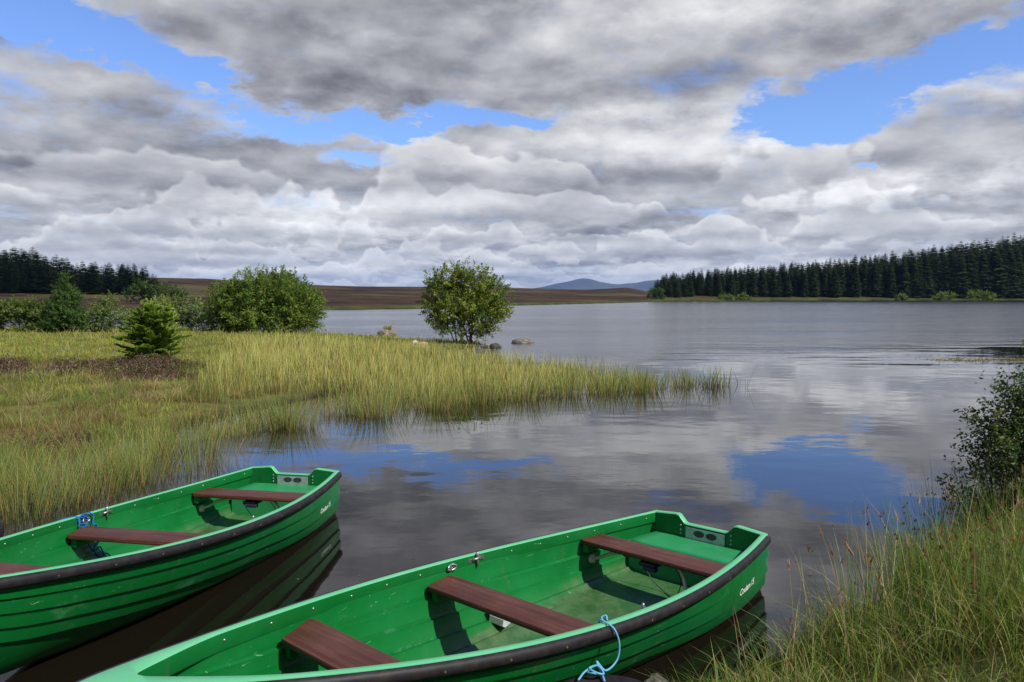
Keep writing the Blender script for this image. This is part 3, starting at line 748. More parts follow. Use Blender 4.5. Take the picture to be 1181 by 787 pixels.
strand = [P(2.31, yb - .062, zg - .03), P(2.315, yb - .045, zg + .012), P(2.32, yb - .01, zg + .014), P(2.32, yb + .045, zg - .005), P(2.30, yb + .062, zg - .08), P(2.315, yb + .06, zg - .16), tie * .35 + P(2.37, yb + .06, zg - .19) * .65, tie + (0, .01, .05), tie + (.02, -.02, -.0), tie + (-.02, -.05, .02), tie + (-.05, -.02, .01), tie + (-.02, .02, .02)]
knot = [tie + (-.10, -.08, .0), tie + (-.06, -.03, .02), tie + (.0, 0, .035), tie + (.03, -.03, .01), tie + (.0, -.05, .02), tie + (-.04, -.02, .03), tie + (.01, .02, .02), tie + (.03, -.07, -.01)]
top = [P(2.31, yb - .03, zg + .012), P(2.295, yb - .05, zg + .02), P(2.28, yb - .035, zg + .03), P(2.29, yb - .02, zg + .015), P(2.27, yb - .04, zg + .012)]
rope('light_blue_rope', [strand, knot, top], .0052, rope_mat('pale blue rope', (.16, .46, .68)), 'pale blue rope hanging from the nearest boat\'s gunwale to the tyre', tie)
# ------------------------------------------------------------------ plants
def mat_leaf(name, rough=.55, trans=.3, spec=.25, soft=0.0):
    m, b, out = material(name); c = attr(); nv = None
    if soft:        # thin curled blades scatter like a surface facing partly upwards
        g = new('ShaderNodeNewGeometry'); va = new('ShaderNodeVectorMath', operation='SCALE'); link(g.outputs['Normal'], va.inputs[0]); va.inputs['Scale'].default_value = 1 - soft
        vb = new('ShaderNodeVectorMath', operation='ADD'); link(va.outputs[0], vb.inputs[0]); vb.inputs[1].default_value = (0, 0, soft)
        vn = new('ShaderNodeVectorMath', operation='NORMALIZE'); link(vb.outputs[0], vn.inputs[0]); nv = vn.outputs[0]; link(nv, b.inputs['Normal'])
    setp(b, color=c, rough=rough, spec=spec)
    tr = new('ShaderNodeBsdfTranslucent'); tc = mixc(1.0, c, (1.25, 1.3, .6), 'MULTIPLY'); link(tc, tr.inputs['Color'])
    mx = new('ShaderNodeMixShader'); mx.inputs[0].default_value = trans
    link(b.outputs[0], mx.inputs[1]); link(tr.outputs[0], mx.inputs[2]); link(mx.outputs[0], out.inputs[0]); return m
M_BLADE = mat_leaf('grass blade', .7, .35, .06, .5); M_BANK = mat_leaf('bank grass blade', .65, .36, .08, .16); M_LEAF = mat_leaf('broad leaf', .55, .36, .16); M_NEEDLE = mat_leaf('conifer needles', .7, .3, .15)
M_BARK = mat_simple('grey brown bark', (.075, .06, .045), .9, 0, .5, 25, .01)
M_STONE = mat_simple('lichened stone', (.20, .18, .15), .9, 0, .6, 6, .05)
def blades(P, H, W, az, lean, bend, cb, ct, seg=3, face=None, rng=RNG):
    """many curved blades: P (n,3) foot, H height, W width, az way of leaning, colours at foot and tip (n,3)"""
    n = len(P); H = np.broadcast_to(H, n); W = np.broadcast_to(W, n); lean = np.broadcast_to(lean, n); bend = np.broadcast_to(bend, n)
    fa = rng.uniform(0, 2 * np.pi, n) if face is None else face
    wd = np.stack([np.cos(fa), np.sin(fa), np.zeros(n)], 1); ld = np.stack([np.cos(az), np.sin(az), np.zeros(n)], 1)
    vs, cs = [], []
    for k in range(seg + 1):
        t = k / seg
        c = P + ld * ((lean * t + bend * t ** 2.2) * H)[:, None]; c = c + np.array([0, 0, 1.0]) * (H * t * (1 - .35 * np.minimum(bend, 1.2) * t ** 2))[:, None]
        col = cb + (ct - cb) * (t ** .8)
        if k < seg:
            w = wd * (W * .5 * (1 - .75 * t ** 1.5))[:, None]; vs += [c - w, c + w]; cs += [col, col]
        else: vs.append(c); cs.append(col)
    m = 2 * seg + 1; v = np.stack(vs, 1).reshape(-1, 3); col = np.stack(cs, 1).reshape(-1, 3)
    b = (np.arange(n) * m)[:, None]
    q = np.concatenate([np.stack([b[:, 0] + 2 * k, b[:, 0] + 2 * k + 1, b[:, 0] + 2 * k + 3, b[:, 0] + 2 * k + 2], 1) for k in range(seg - 1)])
    t = np.concatenate([b + 2 * (seg - 1), b + 2 * (seg - 1) + 1, b + 2 * seg], 1)
    return v, [q, t], col
def leaves(C, N, L, W, col, rng=RNG):
    """diamond leaves: centres C, normals N, length L, width W"""
    n = len(C); N = N / (np.linalg.norm(N, axis=1, keepdims=True) + 1e-9)
    r = rng.normal(0, 1, (n, 3)); A = r - N * (r * N).sum(1, keepdims=True); A /= np.linalg.norm(A, axis=1, keepdims=True) + 1e-9; B = np.cross(N, A)
    L = np.broadcast_to(L, n)[:, None]; W = np.broadcast_to(W, n)[:, None]
    v = np.stack([C - A * L * .5, C + B * W * .5 + N * W * .12, C + A * L * .5, C - B * W * .5 + N * W * .12], 1).reshape(-1, 3)
    return v, np.arange(n * 4).reshape(-1, 4), np.repeat(col, 4, 0)
def gather(parts):
    v, f = join_np([(a, b) for a, b, c in parts]); return v, f, np.concatenate([c for a, b, c in parts])
def pick(cols, w, n, jit=.18, rng=RNG, k=1.55):
    c = k * np.array(cols)[rng.choice(len(cols), n, p=np.array(w) / np.sum(w))]
    return np.clip(c * (1 + rng.normal(0, jit, (n, 1))) * (1 + rng.normal(0, jit * .4, (n, 3))), .003, .6)
def in_poly(x, y, poly):
    poly = np.asarray(poly, float); ins = np.zeros(len(x), bool); n = len(poly)
    for i in range(n):
        a, b = poly[i], poly[(i + 1) % n]; c = (a[1] > y) != (b[1] > y)
        ins ^= c & (x < a[0] + (y - a[1]) / (b[1] - a[1] + 1e-12) * (b[0] - a[0]))
    return ins
def scatter(n, y0, y1, t0, t1, power=1.0):
    """random ground points in a fan: y spread like 1/y**power, x between y*t0 and y*t1"""
    u = RNG.uniform(0, 1, n)
    if abs(power - 1) < 1e-6: y = y0 * (y1 / y0) ** u
    else: k = 1 - power; y = (y0 ** k + u * (y1 ** k - y0 ** k)) ** (1 / k)
    return y * RNG.uniform(t0, t1, n), y
def W_for(y): return np.maximum(.0042, .00050 * y)

# the reed bed standing in the shallows
REED = [(-5.4, 8.3), (-5.0, 9.0), (-4.8, 10.0), (-4.7, 11.5), (-4.2, 12.4), (-3.6, 13.3), (-3.1, 14.0), (-2.5, 14.2), (-1.9, 14.9), (-1.0, 15.6), (0, 16.2), (.8, 17.0), (1.5, 17.2), (2.6, 17.8), (3.8, 18.2), (4.5, 18.7), (5.3, 18.9), (5.5, 19.4), (4.6, 20.2), (3.4, 21.0), (2.6, 22.4), (1.2, 24.5), (-.4, 26.6), (-2, 29), (-5, 31), (-9, 32), (-10.5, 29), (-8.6, 24), (-7.6, 20), (-6.4, 16), (-5.6, 13), (-5.4, 10)]
def reeds():
    parts = []
    n = 128000; x, y = scatter(n, 8.2, 32, -.62, .32, 1.15)
    jx, jy = .35 * fbm(x * 1.4, y * 1.4, 3, 21), .5 * fbm(x * 1.1, y * 1.1, 3, 22)
    ok = in_poly(x + jx, y + jy, REED); cl = fbm(x * 1.3, y * .9, 4, 31); cl2 = fbm(x * .55, y * .4, 3, 33)
    thin = sm(x, 2.2, 5.4) * .6 + sm(y, 13.5, 9) * .35 + .45 * sm(y, 12.5, 10) + .85 * sm(y - 14.9 - .55 * np.maximum(x + 2, 0), 4.2, -.3) * sm(x, 2.6, .5)
    ok &= RNG.uniform(0, 1, n) < np.where(y < 13, np.clip(.14 + 2.3 * cl, 0, .95), np.clip(.95 - thin + 1.5 * cl * (.4 + thin) + .3 * cl2, .02, 1))
    x, y = x[ok], y[ok]; n = len(x); cl, cl2 = cl[ok], cl2[ok]
    z = np.maximum(ground_z(x, y), -.10)
    H = RNG.normal(.44, .14, n) * (1 - .15 * sm(x, 2, 5.4)) * (1 + .25 * cl2) * np.where(y < 13.5, .85, 1); H = np.clip(H, .22, 1.0)
    yel = sm(y, 14, 19) * sm(x, 3.4, .5)
    green = pick([(.085, .13, .028), (.11, .15, .036), (.15, .16, .045)], [3, 3, 2], n); gold = pick([(.36, .335, .095), (.29, .29, .075), (.42, .36, .14), (.22, .13, .05)], [4, 3.5, 2.4, .8], n)
    g = (RNG.uniform(0, 1, n) < .18 + .62 * yel)[:, None]
    ct = np.where(g, gold, green); cb = pick([(.045, .06, .015), (.12, .075, .03), (.16, .12, .05)], [4, 2, 1], n)
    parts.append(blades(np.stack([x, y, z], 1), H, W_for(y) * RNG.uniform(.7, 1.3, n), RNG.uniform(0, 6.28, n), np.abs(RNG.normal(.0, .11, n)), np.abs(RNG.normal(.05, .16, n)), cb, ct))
    # bent dead leaves and brown litter at the feet
    m = n // 9; k = RNG.choice(n, m)
    parts.append(blades(np.stack([x[k], y[k], z[k] + .03], 1), RNG.uniform(.15, .42, m), W_for(y[k]) * 1.2, RNG.uniform(0, 6.28, m), RNG.uniform(.3, 1.0, m), RNG.uniform(.3, 1.3, m), pick([(.10, .055, .025)], [1], m), pick([(.21, .14, .06), (.13, .07, .03), (.2, .19, .06)], [2, 2, 1], m)))
    # clumps at the front edge and lone stalks further out
    cx = np.array([-3.75, -2.5, -4.6, -1.5, 2.2, 3.0, 4.2, 4.75, 5.0, 5.25, 5.7, 5.62, -.6, .2, 1.2, -4.4, -4.7, -4.0, -5.0, -5.3, -5.7, -4.8, -5.5, -5.9, -5.1, -4.6]); cy = np.array([13.0, 14.1, 11.0, 15.0, 17.4, 17.7, 18.5, 18.8, 18.75, 19.1, 19.3, 18.6, 15.9, 16.4, 17.2, 9.2, 8.5, 9.9, 7.75, 8.3, 8.1, 8.15, 9.0, 8.7, 9.6, 8.9])
    num = np.array([420, 200, 200, 170, 150, 170, 60, 45, 26, 18, 4, 3, 150, 160, 170, 220, 240, 160, 260, 300, 300, 200, 260, 260, 240, 160]); rad = np.array([.34, .35, .45, .3, .4, .3, .2, .15, .12, .15, .1, .05, .4, .4, .4, .35, .35, .4, .4, .4, .45, .3, .45, .4, .45, .35])
    k = np.repeat(np.arange(len(cx)), num); m = len(k)
    X = cx[k] + RNG.normal(0, 1, m) * rad[k] * .6; Y = cy[k] + RNG.normal(0, 1, m) * rad[k] * .6
    a = np.arctan2(Y - cy[k], X - cx[k]); rr = np.hypot(X - cx[k], Y - cy[k]) / rad[k]
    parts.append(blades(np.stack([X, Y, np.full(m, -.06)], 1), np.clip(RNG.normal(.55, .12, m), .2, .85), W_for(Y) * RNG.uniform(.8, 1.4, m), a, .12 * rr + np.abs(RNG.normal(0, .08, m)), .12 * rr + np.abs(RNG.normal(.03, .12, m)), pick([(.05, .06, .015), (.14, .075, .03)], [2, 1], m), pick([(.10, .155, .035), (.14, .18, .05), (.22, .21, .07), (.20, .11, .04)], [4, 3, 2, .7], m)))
    v, f, c = gather(parts); tag(mesh_np('reeds', v, f, M_BLADE, c), kind='stuff')
reeds()

# rough grass, rush and moss of the marsh
def marsh():
    parts = []
    n = 320000; x, y = scatter(n, 5.6, 52, -1.1, -.02, 1.15)
    sd = lake_sd(np.stack([x, y], 1)); reedy = in_poly(x, y, REED) & (y > 14)
    band = np.exp(-((y - 19.8 - .16 * (x + 10)) / 1.1) ** 2) * sm(x, -8.3, -9.2)
    pn = fbm(x * .42, y * .30, 4, 41); pn2 = fbm(x * 1.7, y * 1.2, 3, 43); pn3 = fbm(x * .9, y * .6, 3, 47)
    heath = np.maximum(sm(pn, -.02, .22) * sm(y, 8.5, 10.5) * sm(y, 19.5, 17), band)
    ok = (sd > -.12) & ~(reedy & (RNG.uniform(0, 1, n) < .9)) & (RNG.uniform(0, 1, n) > .72 * heath) & (x < 12)
    ok &= RNG.uniform(0, 1, n) < np.clip(.8 + .5 * pn2 - .5 * sm(y, 10.5, 8.5) * sm(sd, .9, 0), .1, 1)
    x, y, sd, pn, pn2, pn3 = [q[ok] for q in (x, y, sd, pn, pn2, pn3)]; n = len(x); z = ground_z(x, y) - .01
    back = sm(y, 20, 24); front = sm(y, 11.5, 9.0)
    H = np.clip(RNG.normal(.13, .045, n) * (1 + .9 * pn2) + .32 * front * (.6 + .6 * pn2) - .02 * back, .04, .85)
    lush = pick([(.085, .125, .026), (.12, .15, .034), (.155, .175, .045)], [3, 3, 2], n); oli = pick([(.12, .10, .030), (.17, .125, .05), (.13, .07, .03), (.24, .18, .085)], [3, 3, 2, 2], n); yel = pick([(.23, .27, .035), (.28, .28, .065), (.19, .23, .035)], [3, 2, 2], n)
    p_l = np.clip(.30 + .55 * front + 1.3 * pn3, 0, 1); p_y = np.clip(.15 + .6 * back + 1.2 * pn3 - .8 * pn2, 0, .9) * (1 - .8 * front)
    u = RNG.uniform(0, 1, n); p_y = np.clip(.12 + .75 * back + .9 * sm(pn3, .05, .30), 0, .92) * (1 - .8 * front); p_l = np.clip(.10 + .7 * front + .8 * sm(fbm(x * 1.1 + 40, y * .8, 3, 49), -.05, .25), 0, 1)
    ct = np.where((u < p_y)[:, None], yel, np.where((RNG.uniform(0, 1, n) < p_l)[:, None], lush, oli * np.array([.82, .72, .75])))
    rusty = (RNG.uniform(0, 1, n) < .75 * sm(sd, 2.6, .9) * sm(y, 9.5, 11.5) * sm(y, 19, 15) * sm(fbm(x * .9, y * .7, 3, 91), -.25, .25))
    ct = np.where(rusty[:, None], pick([(.17, .075, .030), (.12, .05, .022), (.22, .14, .06)], [3, 2, 1.5], n), ct); H = np.where(rusty, H * .7, H)
    cb = pick([(.05, .055, .016), (.09, .06, .025)], [3, 1], n)
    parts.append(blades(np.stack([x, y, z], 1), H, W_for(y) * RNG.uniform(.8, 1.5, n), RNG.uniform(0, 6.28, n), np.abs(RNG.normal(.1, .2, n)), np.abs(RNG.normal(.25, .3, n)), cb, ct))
    # pale seeding stems
    m = 2600; k = RNG.choice(n, m); k = k[(sd[k] > .2)]; m = len(k)
    parts.append(blades(np.stack([x[k], y[k], z[k]], 1), RNG.uniform(.22, .55, m), W_for(y[k]) * .8, RNG.uniform(0, 6.28, m), np.abs(RNG.normal(.1, .15, m)), np.abs(RNG.normal(.2, .25, m)), pick([(.16, .13, .06)], [1], m), pick([(.36, .30, .17), (.25, .19, .10), (.22, .12, .06)], [3, 2, 1.3], m)))
    # tussocks
    T = 170; tx, ty_ = scatter(T, 6.5, 22, -.74, -.25, 1.1); s2 = lake_sd(np.stack([tx, ty_], 1)); kk = (s2 > .3); tx, ty_ = tx[kk], ty_[kk]; T = len(tx)
    k = np.repeat(np.arange(T), 110); m = len(k); X, Y = tx[k] + RNG.normal(0, .09, m), ty_[k] + RNG.normal(0, .09, m); a = np.arctan2(Y - ty_[k], X - tx[k])
    tone = pick([(.10, .14, .03), (.30, .25, .12), (.15, .16, .045), (.18, .13, .06)], [3, 1.6, 3, 1.2], T)[k]
    parts.append(blades(np.stack([X, Y, ground_z(X, Y) - .02], 1), RNG.uniform(.16, .40, m), W_for(Y) * .9, a, np.abs(RNG.normal(.15, .15, m)), np.abs(RNG.normal(.5, .3, m)), pick([(.07, .06, .02)], [1], m), tone * RNG.uniform(.7, 1.25, (m, 1))))
    v, f, c = gather(parts); tag(mesh_np('marsh_grass', v, f, M_BLADE, c), kind='stuff')
    # heather: low domes of short woody sprigs
    n = 58000; x, y = scatter(n, 7.2, 22.5, -1.1, -.2, .9); sd = lake_sd(np.stack([x, y], 1))
    pn = fbm(x * .42, y * .30, 4, 41); band = np.exp(-((y - 19.8 - .16 * (x + 10)) / 1.2) ** 2) * sm(x, -8.0, -8.8)
    ok = (sd > .5) & ((RNG.uniform(0, 1, n) < .95 * band * sm(fbm(x * 1.1, y * 1.3, 3, 59), -.30, .10)) | (RNG.uniform(0, 1, n) < .95 * sm(pn, -.02, .16) * sm(y, 8.5, 10.5) * sm(y, 19.5, 17)))
    x, y, band = x[ok], y[ok], band[ok]; T = len(x); lump = fbm(x * 1.5, y * 1.5, 3, 57); hh = (.17 + .26 * band) * (1 + .7 * lump)
    k = np.repeat(np.arange(T), 22); m = len(k); r = RNG.uniform(0, 1, m) ** .6 * .15; a = RNG.uniform(0, 6.28, m); X, Y = x[k] + r * np.cos(a), y[k] + r * np.sin(a)
    tone = pick([(.050, .032, .022), (.080, .052, .038), (.11, .062, .066), (.068, .072, .022), (.16, .12, .08)], [4, 3, 1.4, 2.4, .9], T)[k]
    Z = ground_z(X, Y) + np.clip(hh[k], .06, .5) * (1 - (r / .17) ** 2) * RNG.uniform(.35, 1.0, m)
    sz = np.maximum(.022, .0016 * Y) * RNG.uniform(.6, 1.3, m)
    v, f, c = leaves(np.stack([X, Y, Z], 1), RNG.normal(0, .8, (m, 3)) + np.array([0, 0, .3]), sz * 1.7, sz * .8, np.clip(tone * RNG.uniform(.6, 1.35, (m, 1)), .004, .4))
    tag(mesh_np('heather', v, f, M_BLADE, c), kind='stuff')
marsh()

# grass and rush of the near bank
def clear_of_boats(x, y, gap):
    ok = np.ones(len(x), bool)
    for pose in (POSE_A, POSE_B):
        c, s = math.cos(pose[2]), math.sin(pose[2]); lx = (x - pose[0]) * c + (y - pose[1]) * s; ly = -(x - pose[0]) * s + (y - pose[1]) * c
        ok &= ~((lx > -.35) & (lx < 4.8) & (np.abs(ly) < gap))
    return ok
def bank():
    parts = []
    n = 330000; x = RNG.uniform(-5, 10.0, n); y = RNG.uniform(1.2, 9.8, n); ok = (np.abs(x) < .85 * y + .4) & ((x > .2) | (RNG.uniform(0, 1, n) < .25)); x, y = x[ok], y[ok]; n = len(x)
    keep = np.clip(.42 + 1.2 * sm(x / np.maximum(y, .1), -.15, .05), 0, 1) * np.where(y < 3.2, .35, 1)
    sd = lake_sd(np.stack([x, y], 1)); pn = fbm(x * 1.6, y * 1.6, 3, 61); pn2 = fbm(x * .7, y * .7, 3, 63)
    tl = np.hypot(x - .46, y - 3.6)
    ok = (sd > .02 + .25 * sm(x, 1.6, .6)) & (RNG.uniform(0, 1, n) < keep * np.clip(.60 + 1.5 * pn + .30 * sm(y, 5.2, 4.2), .07, 1)) & (tl > .36)
    # boats lie with their bows on the bank
    for pose in (POSE_A, POSE_B):
        c, s = math.cos(pose[2]), math.sin(pose[2]); lx = (x - pose[0]) * c + (y - pose[1]) * s; ly = -(x - pose[0]) * s + (y - pose[1]) * c
        ok &= ~((lx > -.15) & (lx < 4.75) & (np.abs(ly) < .80 + .16 * sm(lx, 2.6, 1.6)))
    x, y, sd, pn, pn2 = [q[ok] for q in (x, y, sd, pn, pn2)]; n = len(x); z = ground_z(x, y) - .02
    right = sm(x, 1.2, 3.0)
    H = np.clip(RNG.normal(.20, .06, n) + .20 * right * RNG.uniform(.3, 1.2, n) + .10 * pn2 * right, .06, .66) * np.where(y < 3.4, .6, 1)
    ct = pick([(.085, .14, .020), (.14, .20, .032), (.21, .25, .05), (.34, .30, .13), (.18, .10, .04), (.05, .09, .016)], [4, 4, 2.8, 3.0, 1.2, 2.8], n, k=1.35); cb = pick([(.03, .045, .012), (.10, .07, .03)], [3, 1], n)
    parts.append(blades(np.stack([x, y, z], 1), H, RNG.uniform(.0026, .0070, n), RNG.uniform(0, 6.28, n), np.abs(RNG.normal(.12, .2, n)), np.abs(RNG.normal(.45, .35, n)), cb, ct, seg=4))
    # soft rush: stiff round stems with brown flower tufts below the tip
    T = 150; tx, ty_ = RNG.uniform(1.6, 8.5, T), RNG.uniform(4.2, 8.8, T); s2 = lake_sd(np.stack([tx, ty_], 1)); kk = (s2 > -.12) & (s2 < 3.4) & clear_of_boats(tx, ty_, 1.25) & (ty_ / np.maximum(tx, .1) > .9); tx, ty_ = tx[kk], ty_[kk]; T = len(tx)
    k = np.repeat(np.arange(T), 95); m = len(k); X, Y = tx[k] + RNG.normal(0, .085, m), ty_[k] + RNG.normal(0, .085, m); a = np.arctan2(Y - ty_[k], X - tx[k]) + RNG.normal(0, .5, m); rr = np.hypot(X - tx[k], Y - ty_[k]) / .1
    Hh = np.clip(RNG.normal(.62, .12, m), .25, .95); ln = .10 * rr + np.abs(RNG.normal(0, .08, m)); bd = np.abs(RNG.normal(.05, .08, m)); zz = ground_z(X, Y) - .03
    parts.append(blades(np.stack([X, Y, zz], 1), Hh, .0042, a, ln, bd, pick([(.05, .07, .015)], [1], m), pick([(.075, .125, .026), (.11, .155, .036), (.24, .20, .09)], [4, 3, 1], m), seg=3))
    v1 = (v_ := None)
    # seed heads of rush and dock, purple moor grass and bleached stems
    g = RNG.choice(m, min(m, 900), replace=False); t = .78
    ld = np.stack([np.cos(a[g]), np.sin(a[g]), 0 * g], 1); tip = np.stack([X[g], Y[g], zz[g]], 1) + ld * ((ln[g] * t + bd[g] * t ** 2.2) * Hh[g])[:, None] + np.array([0, 0, 1.0]) * (Hh[g] * t)[:, None]
    for _ in range(3):
        q = tip + RNG.normal(0, .006, tip.shape)
        parts.append(blades(q, RNG.uniform(.014, .03, len(g)), RNG.uniform(.008, .016, len(g)), RNG.uniform(0, 6.28, len(g)), RNG.uniform(0, 1.0, len(g)), np.zeros(len(g)), pick([(.10, .05, .022)], [1], len(g)), pick([(.075, .035, .018), (.14, .08, .04)], [2, 1], len(g)), seg=2))
    m = 1500; X, Y = RNG.uniform(.9, 7.5, m), RNG.uniform(3.9, 8.6, m); s2 = lake_sd(np.stack([X, Y], 1)); kk = (s2 > .0) & (s2 < 2.6) & clear_of_boats(X, Y, 1.12); X, Y = X[kk], Y[kk]; m = len(X); zz = ground_z(X, Y)
    Hh, a, ln, bd = RNG.uniform(.45, .85, m) * (.6 + .4 * sm(X, .8, 2.2)), RNG.uniform(0, 6.28, m), np.abs(RNG.normal(.12, .2, m)), np.abs(RNG.normal(.1, .15, m))
    tone = pick([(.40, .32, .20), (.30, .20, .11), (.20, .19, .06)], [2, 2, 1.5], m)
    parts.append(blades(np.stack([X, Y, zz], 1), Hh, .0048, a, ln, bd, tone * .7, tone, seg=4))
    ld = np.stack([np.cos(a), np.sin(a), 0 * a], 1)
    hd = RNG.uniform(0, 1, m) < .20; Pt = (np.stack([X, Y, zz], 1) + ld * ((ln * .86 + bd * .72) * Hh)[:, None] + np.array([0, 0, 1.0]) * (Hh * .86 * (1 - .35 * bd * .74))[:, None])[hd]; h = len(Pt)
    for _ in range(4):
        parts.append(blades(Pt + RNG.normal(0, .004, Pt.shape), RNG.uniform(.04, .09, h), RNG.uniform(.006, .012, h), a[hd] + RNG.normal(0, .4, h), ln[hd] + RNG.uniform(0, .3, h), bd[hd], pick([(.20, .11, .07)], [1], h), pick([(.17, .12, .08), (.09, .05, .03), (.26, .21, .15)], [2, 2, 1], h), seg=2))
    v, f, c = gather(parts); tag(mesh_np('bank_grass', v, f, M_BANK, c), kind='stuff')
bank()

# ------------------------------------------------------------------ bushes and broad-leaved trees
def bush(name, loc, lobes, shoots, per, leaf, cols, wts, label, cat, group=None, stems=6, stem_r=.05, base_spread=.25, up=.45, shoot_len=.5, seed=1, shell=.45):
    """lobes: (x, y, z, rx, ry, rz) about the foot; leafy shoots grow out of the lobes, stems reach into them"""
    rng = np.random.default_rng(seed); root = empty(name, loc)
    lob = np.array(lobes, float); vol = (lob[:, 3] * lob[:, 4] * lob[:, 5]) ** .7; k = rng.choice(len(lob), shoots, p=vol / vol.sum())
    d = rng.normal(0, 1, (shoots, 3)); d /= np.linalg.norm(d, axis=1, keepdims=True); rad = (shell + (1 - shell) * rng.uniform(0, 1, shoots) ** .6)
    S = lob[k, :3] + d * lob[k, 3:] * rad[:, None]; out = d * 1.0 + np.array([0, 0, up]) + rng.normal(0, .35, d.shape); out /= np.linalg.norm(out, axis=1, keepdims=True)
    Ls = shoot_len * rng.uniform(.45, 1.25, shoots)
    q = np.repeat(np.arange(shoots), per); m = len(q); t = rng.uniform(-.45, 1, m)
    C = S[q] + out[q] * (Ls[q] * t)[:, None] + rng.normal(0, 1, (m, 3)) * (Ls[q] * .20 * (1.15 - np.clip(t, 0, 1)))[:, None]
    ok = C[:, 2] > .04; C, q, t = C[ok], q[ok], t[ok]; m = len(C)
    N = rng.normal(0, .75, (m, 3)) + out[q] * .5 + np.array([0, 0, .65])
    tone = pick(cols, wts, shoots, .14, rng, 1.45)[q] * (1 + rng.normal(0, .16, (m, 1))) * (1 + .25 * np.clip(t, 0, 1))[:, None]
    v, f, c = leaves(C, N, leaf * rng.uniform(.7, 1.35, m), leaf * .58 * rng.uniform(.7, 1.2, m), np.clip(tone, .004, .5), rng)
    mesh_np('crown', v, f, M_LEAF, c, parent=root)
    tr = []
    for s in range(stems):
        a = 2 * np.pi * s / stems + rng.uniform(-.4, .4); l = lob[rng.integers(len(lob))] if s >= len(lob) else lob[s]
        p0 = np.array([math.cos(a) * base_spread * rng.uniform(.2, 1), math.sin(a) * base_spread * rng.uniform(.2, 1), -.15]); p3 = l[:3] + np.array([0, 0, l[5] * .55])
        p1 = p0 * 1.0 + (p3 - p0) * .3 + np.array([0, 0, .25 * p3[2] * .4]); p2 = p0 + (p3 - p0) * .65 + rng.normal(0, .06, 3)
        path = spline([p0, p1, p2, p3], 14); tr.append(tube_np(path, np.linspace(stem_r * rng.uniform(.6, 1.1), stem_r * .14, 14), 6))
        for b in range(5):      # side limbs into the shoots
            i = rng.integers(4, 13); near = np.argsort(np.linalg.norm(S - path[i], axis=1))[rng.integers(2, 40) % shoots]
            e = S[near]; mid = (path[i] + e) / 2 + np.array([0, 0, .08]); tr.append(tube_np(spline([path[i], mid, e], 7), np.linspace(stem_r * .35, stem_r * .08, 7), 5))
    v, f = join_np(tr); mesh_np('trunk', v, f, M_BARK, parent=root, smooth=True)
    tag(root, label, cat, group); return root
def gz(x, y): return float(ground_z([x], [y])[0])
WIL = [(.095, .128, .018), (.125, .155, .024), (.065, .095, .016), (.155, .175, .04)]
# lone willow at the tip of the marsh
rg = np.random.default_rng(5)
lob = [(-1.15, 0, 2.55, .72, .7, .72), (-.35, .2, 2.95, .75, .8, .62), (.45, -.1, 2.75, .75, .8, .62), (1.15, .1, 2.35, .66, .7, .66), (1.5, 0, 1.45, .50, .6, .55), (-1.45, .1, 1.65, .50, .6, .62), (-.7, -.4, 1.55, .75, .7, .65), (.25, -.5, 1.65, .8, .7, .7), (.95, -.3, 1.15, .62, .6, .5), (-1.2, -.2, .92, .5, .5, .4), (-.3, -.5, .75, .55, .5, .38), (.6, -.3, .62, .5, .5, .34), (-.1, .4, 1.9, .9, .8, .8), (.8, .5, 1.7, .7, .6, .6)]
bush('willow_tree', (-2.05, 34.9, gz(-2.05, 34.9)), lob, 760, 56, .085, WIL, [3, 3, 2, 1.5], 'lone round willow tree standing at the water\'s edge beyond the reeds', 'tree', stems=11, stem_r=.045, base_spread=.7, shoot_len=.42, seed=3, shell=.25)
# big willow thicket
def dome(cx, w, h, n, seed, y0=0, dep=None, low=.0):
    r = np.random.default_rng(seed); L = []; dep = dep or w * .35
    for i in range(n):
        u = r.uniform(-1, 1); top = h * (1 - abs(u) ** 2.3) ** .5; s = r.uniform(.16, .24) * w * .9; s = min(s, h * .33)
        zc = r.uniform(low + s * .7, max(low + s * .75, top - s * .85)) if i % 2 else max(low + s * .7, top - s * .9)
        L.append((cx + u * (w / 2 - s * .6), y0 + r.uniform(-dep, dep) * (1 - .5 * abs(u)), zc, s * 1.15, s, s * .95))
    return L
X0, Y0 = -13.45, 43.0
lob = dome(0, 5.7, 3.3, 26, 7) + [(-.7, 0, 2.85, .75, .7, .6), (.75, .2, 2.75, .6, .7, .55), (-1.7, 0, 2.2, .6, .7, .55), (1.8, .1, 2.05, .6, .6, .5)] + [(2.2, -.5, .75, .8, .8, .7), (-2.3, -.8, .75, .85, .8, .75), (.2, -1.3, .8, 1.2, .7, .8), (1.2, -1.2, 1.5, .9, .6, .8), (-1.1, -1.2, 1.6, .9, .7, .8), (1.5, -1.2, .6, 1.0, .7, .6), (-1.0, -1.4, .6, 1.0, .7, .6), (2.4, 0, 1.2, .55, .7, .7), (-2.4, 0, 1.2, .55, .7, .7), (0, -1.3, 2.2, 1.1, .7, .9), (-2.0, -1.2, .45, 1.0, .6, .5), (2.1, -1.1, .45, 1.0, .6, .5), (.5, -1.5, .4, 1.3, .6, .45)]
bush('willow_thicket', (X0, Y0, gz(X0, Y0)), lob, 2300, 50, .10, [(.068, .105, .017), (.09, .13, .021), (.05, .08, .015), (.12, .15, .032)], [3, 3, 2, 1.2], 'largest dense green willow thicket, on the left shore of the lake', 'bush', stems=10, stem_r=.07, base_spread=1.6, shoot_len=.55, seed=8)
def at(px, D): return (px - PW / 2) / FPX * D
GRP = 'shrubs along the left shore'
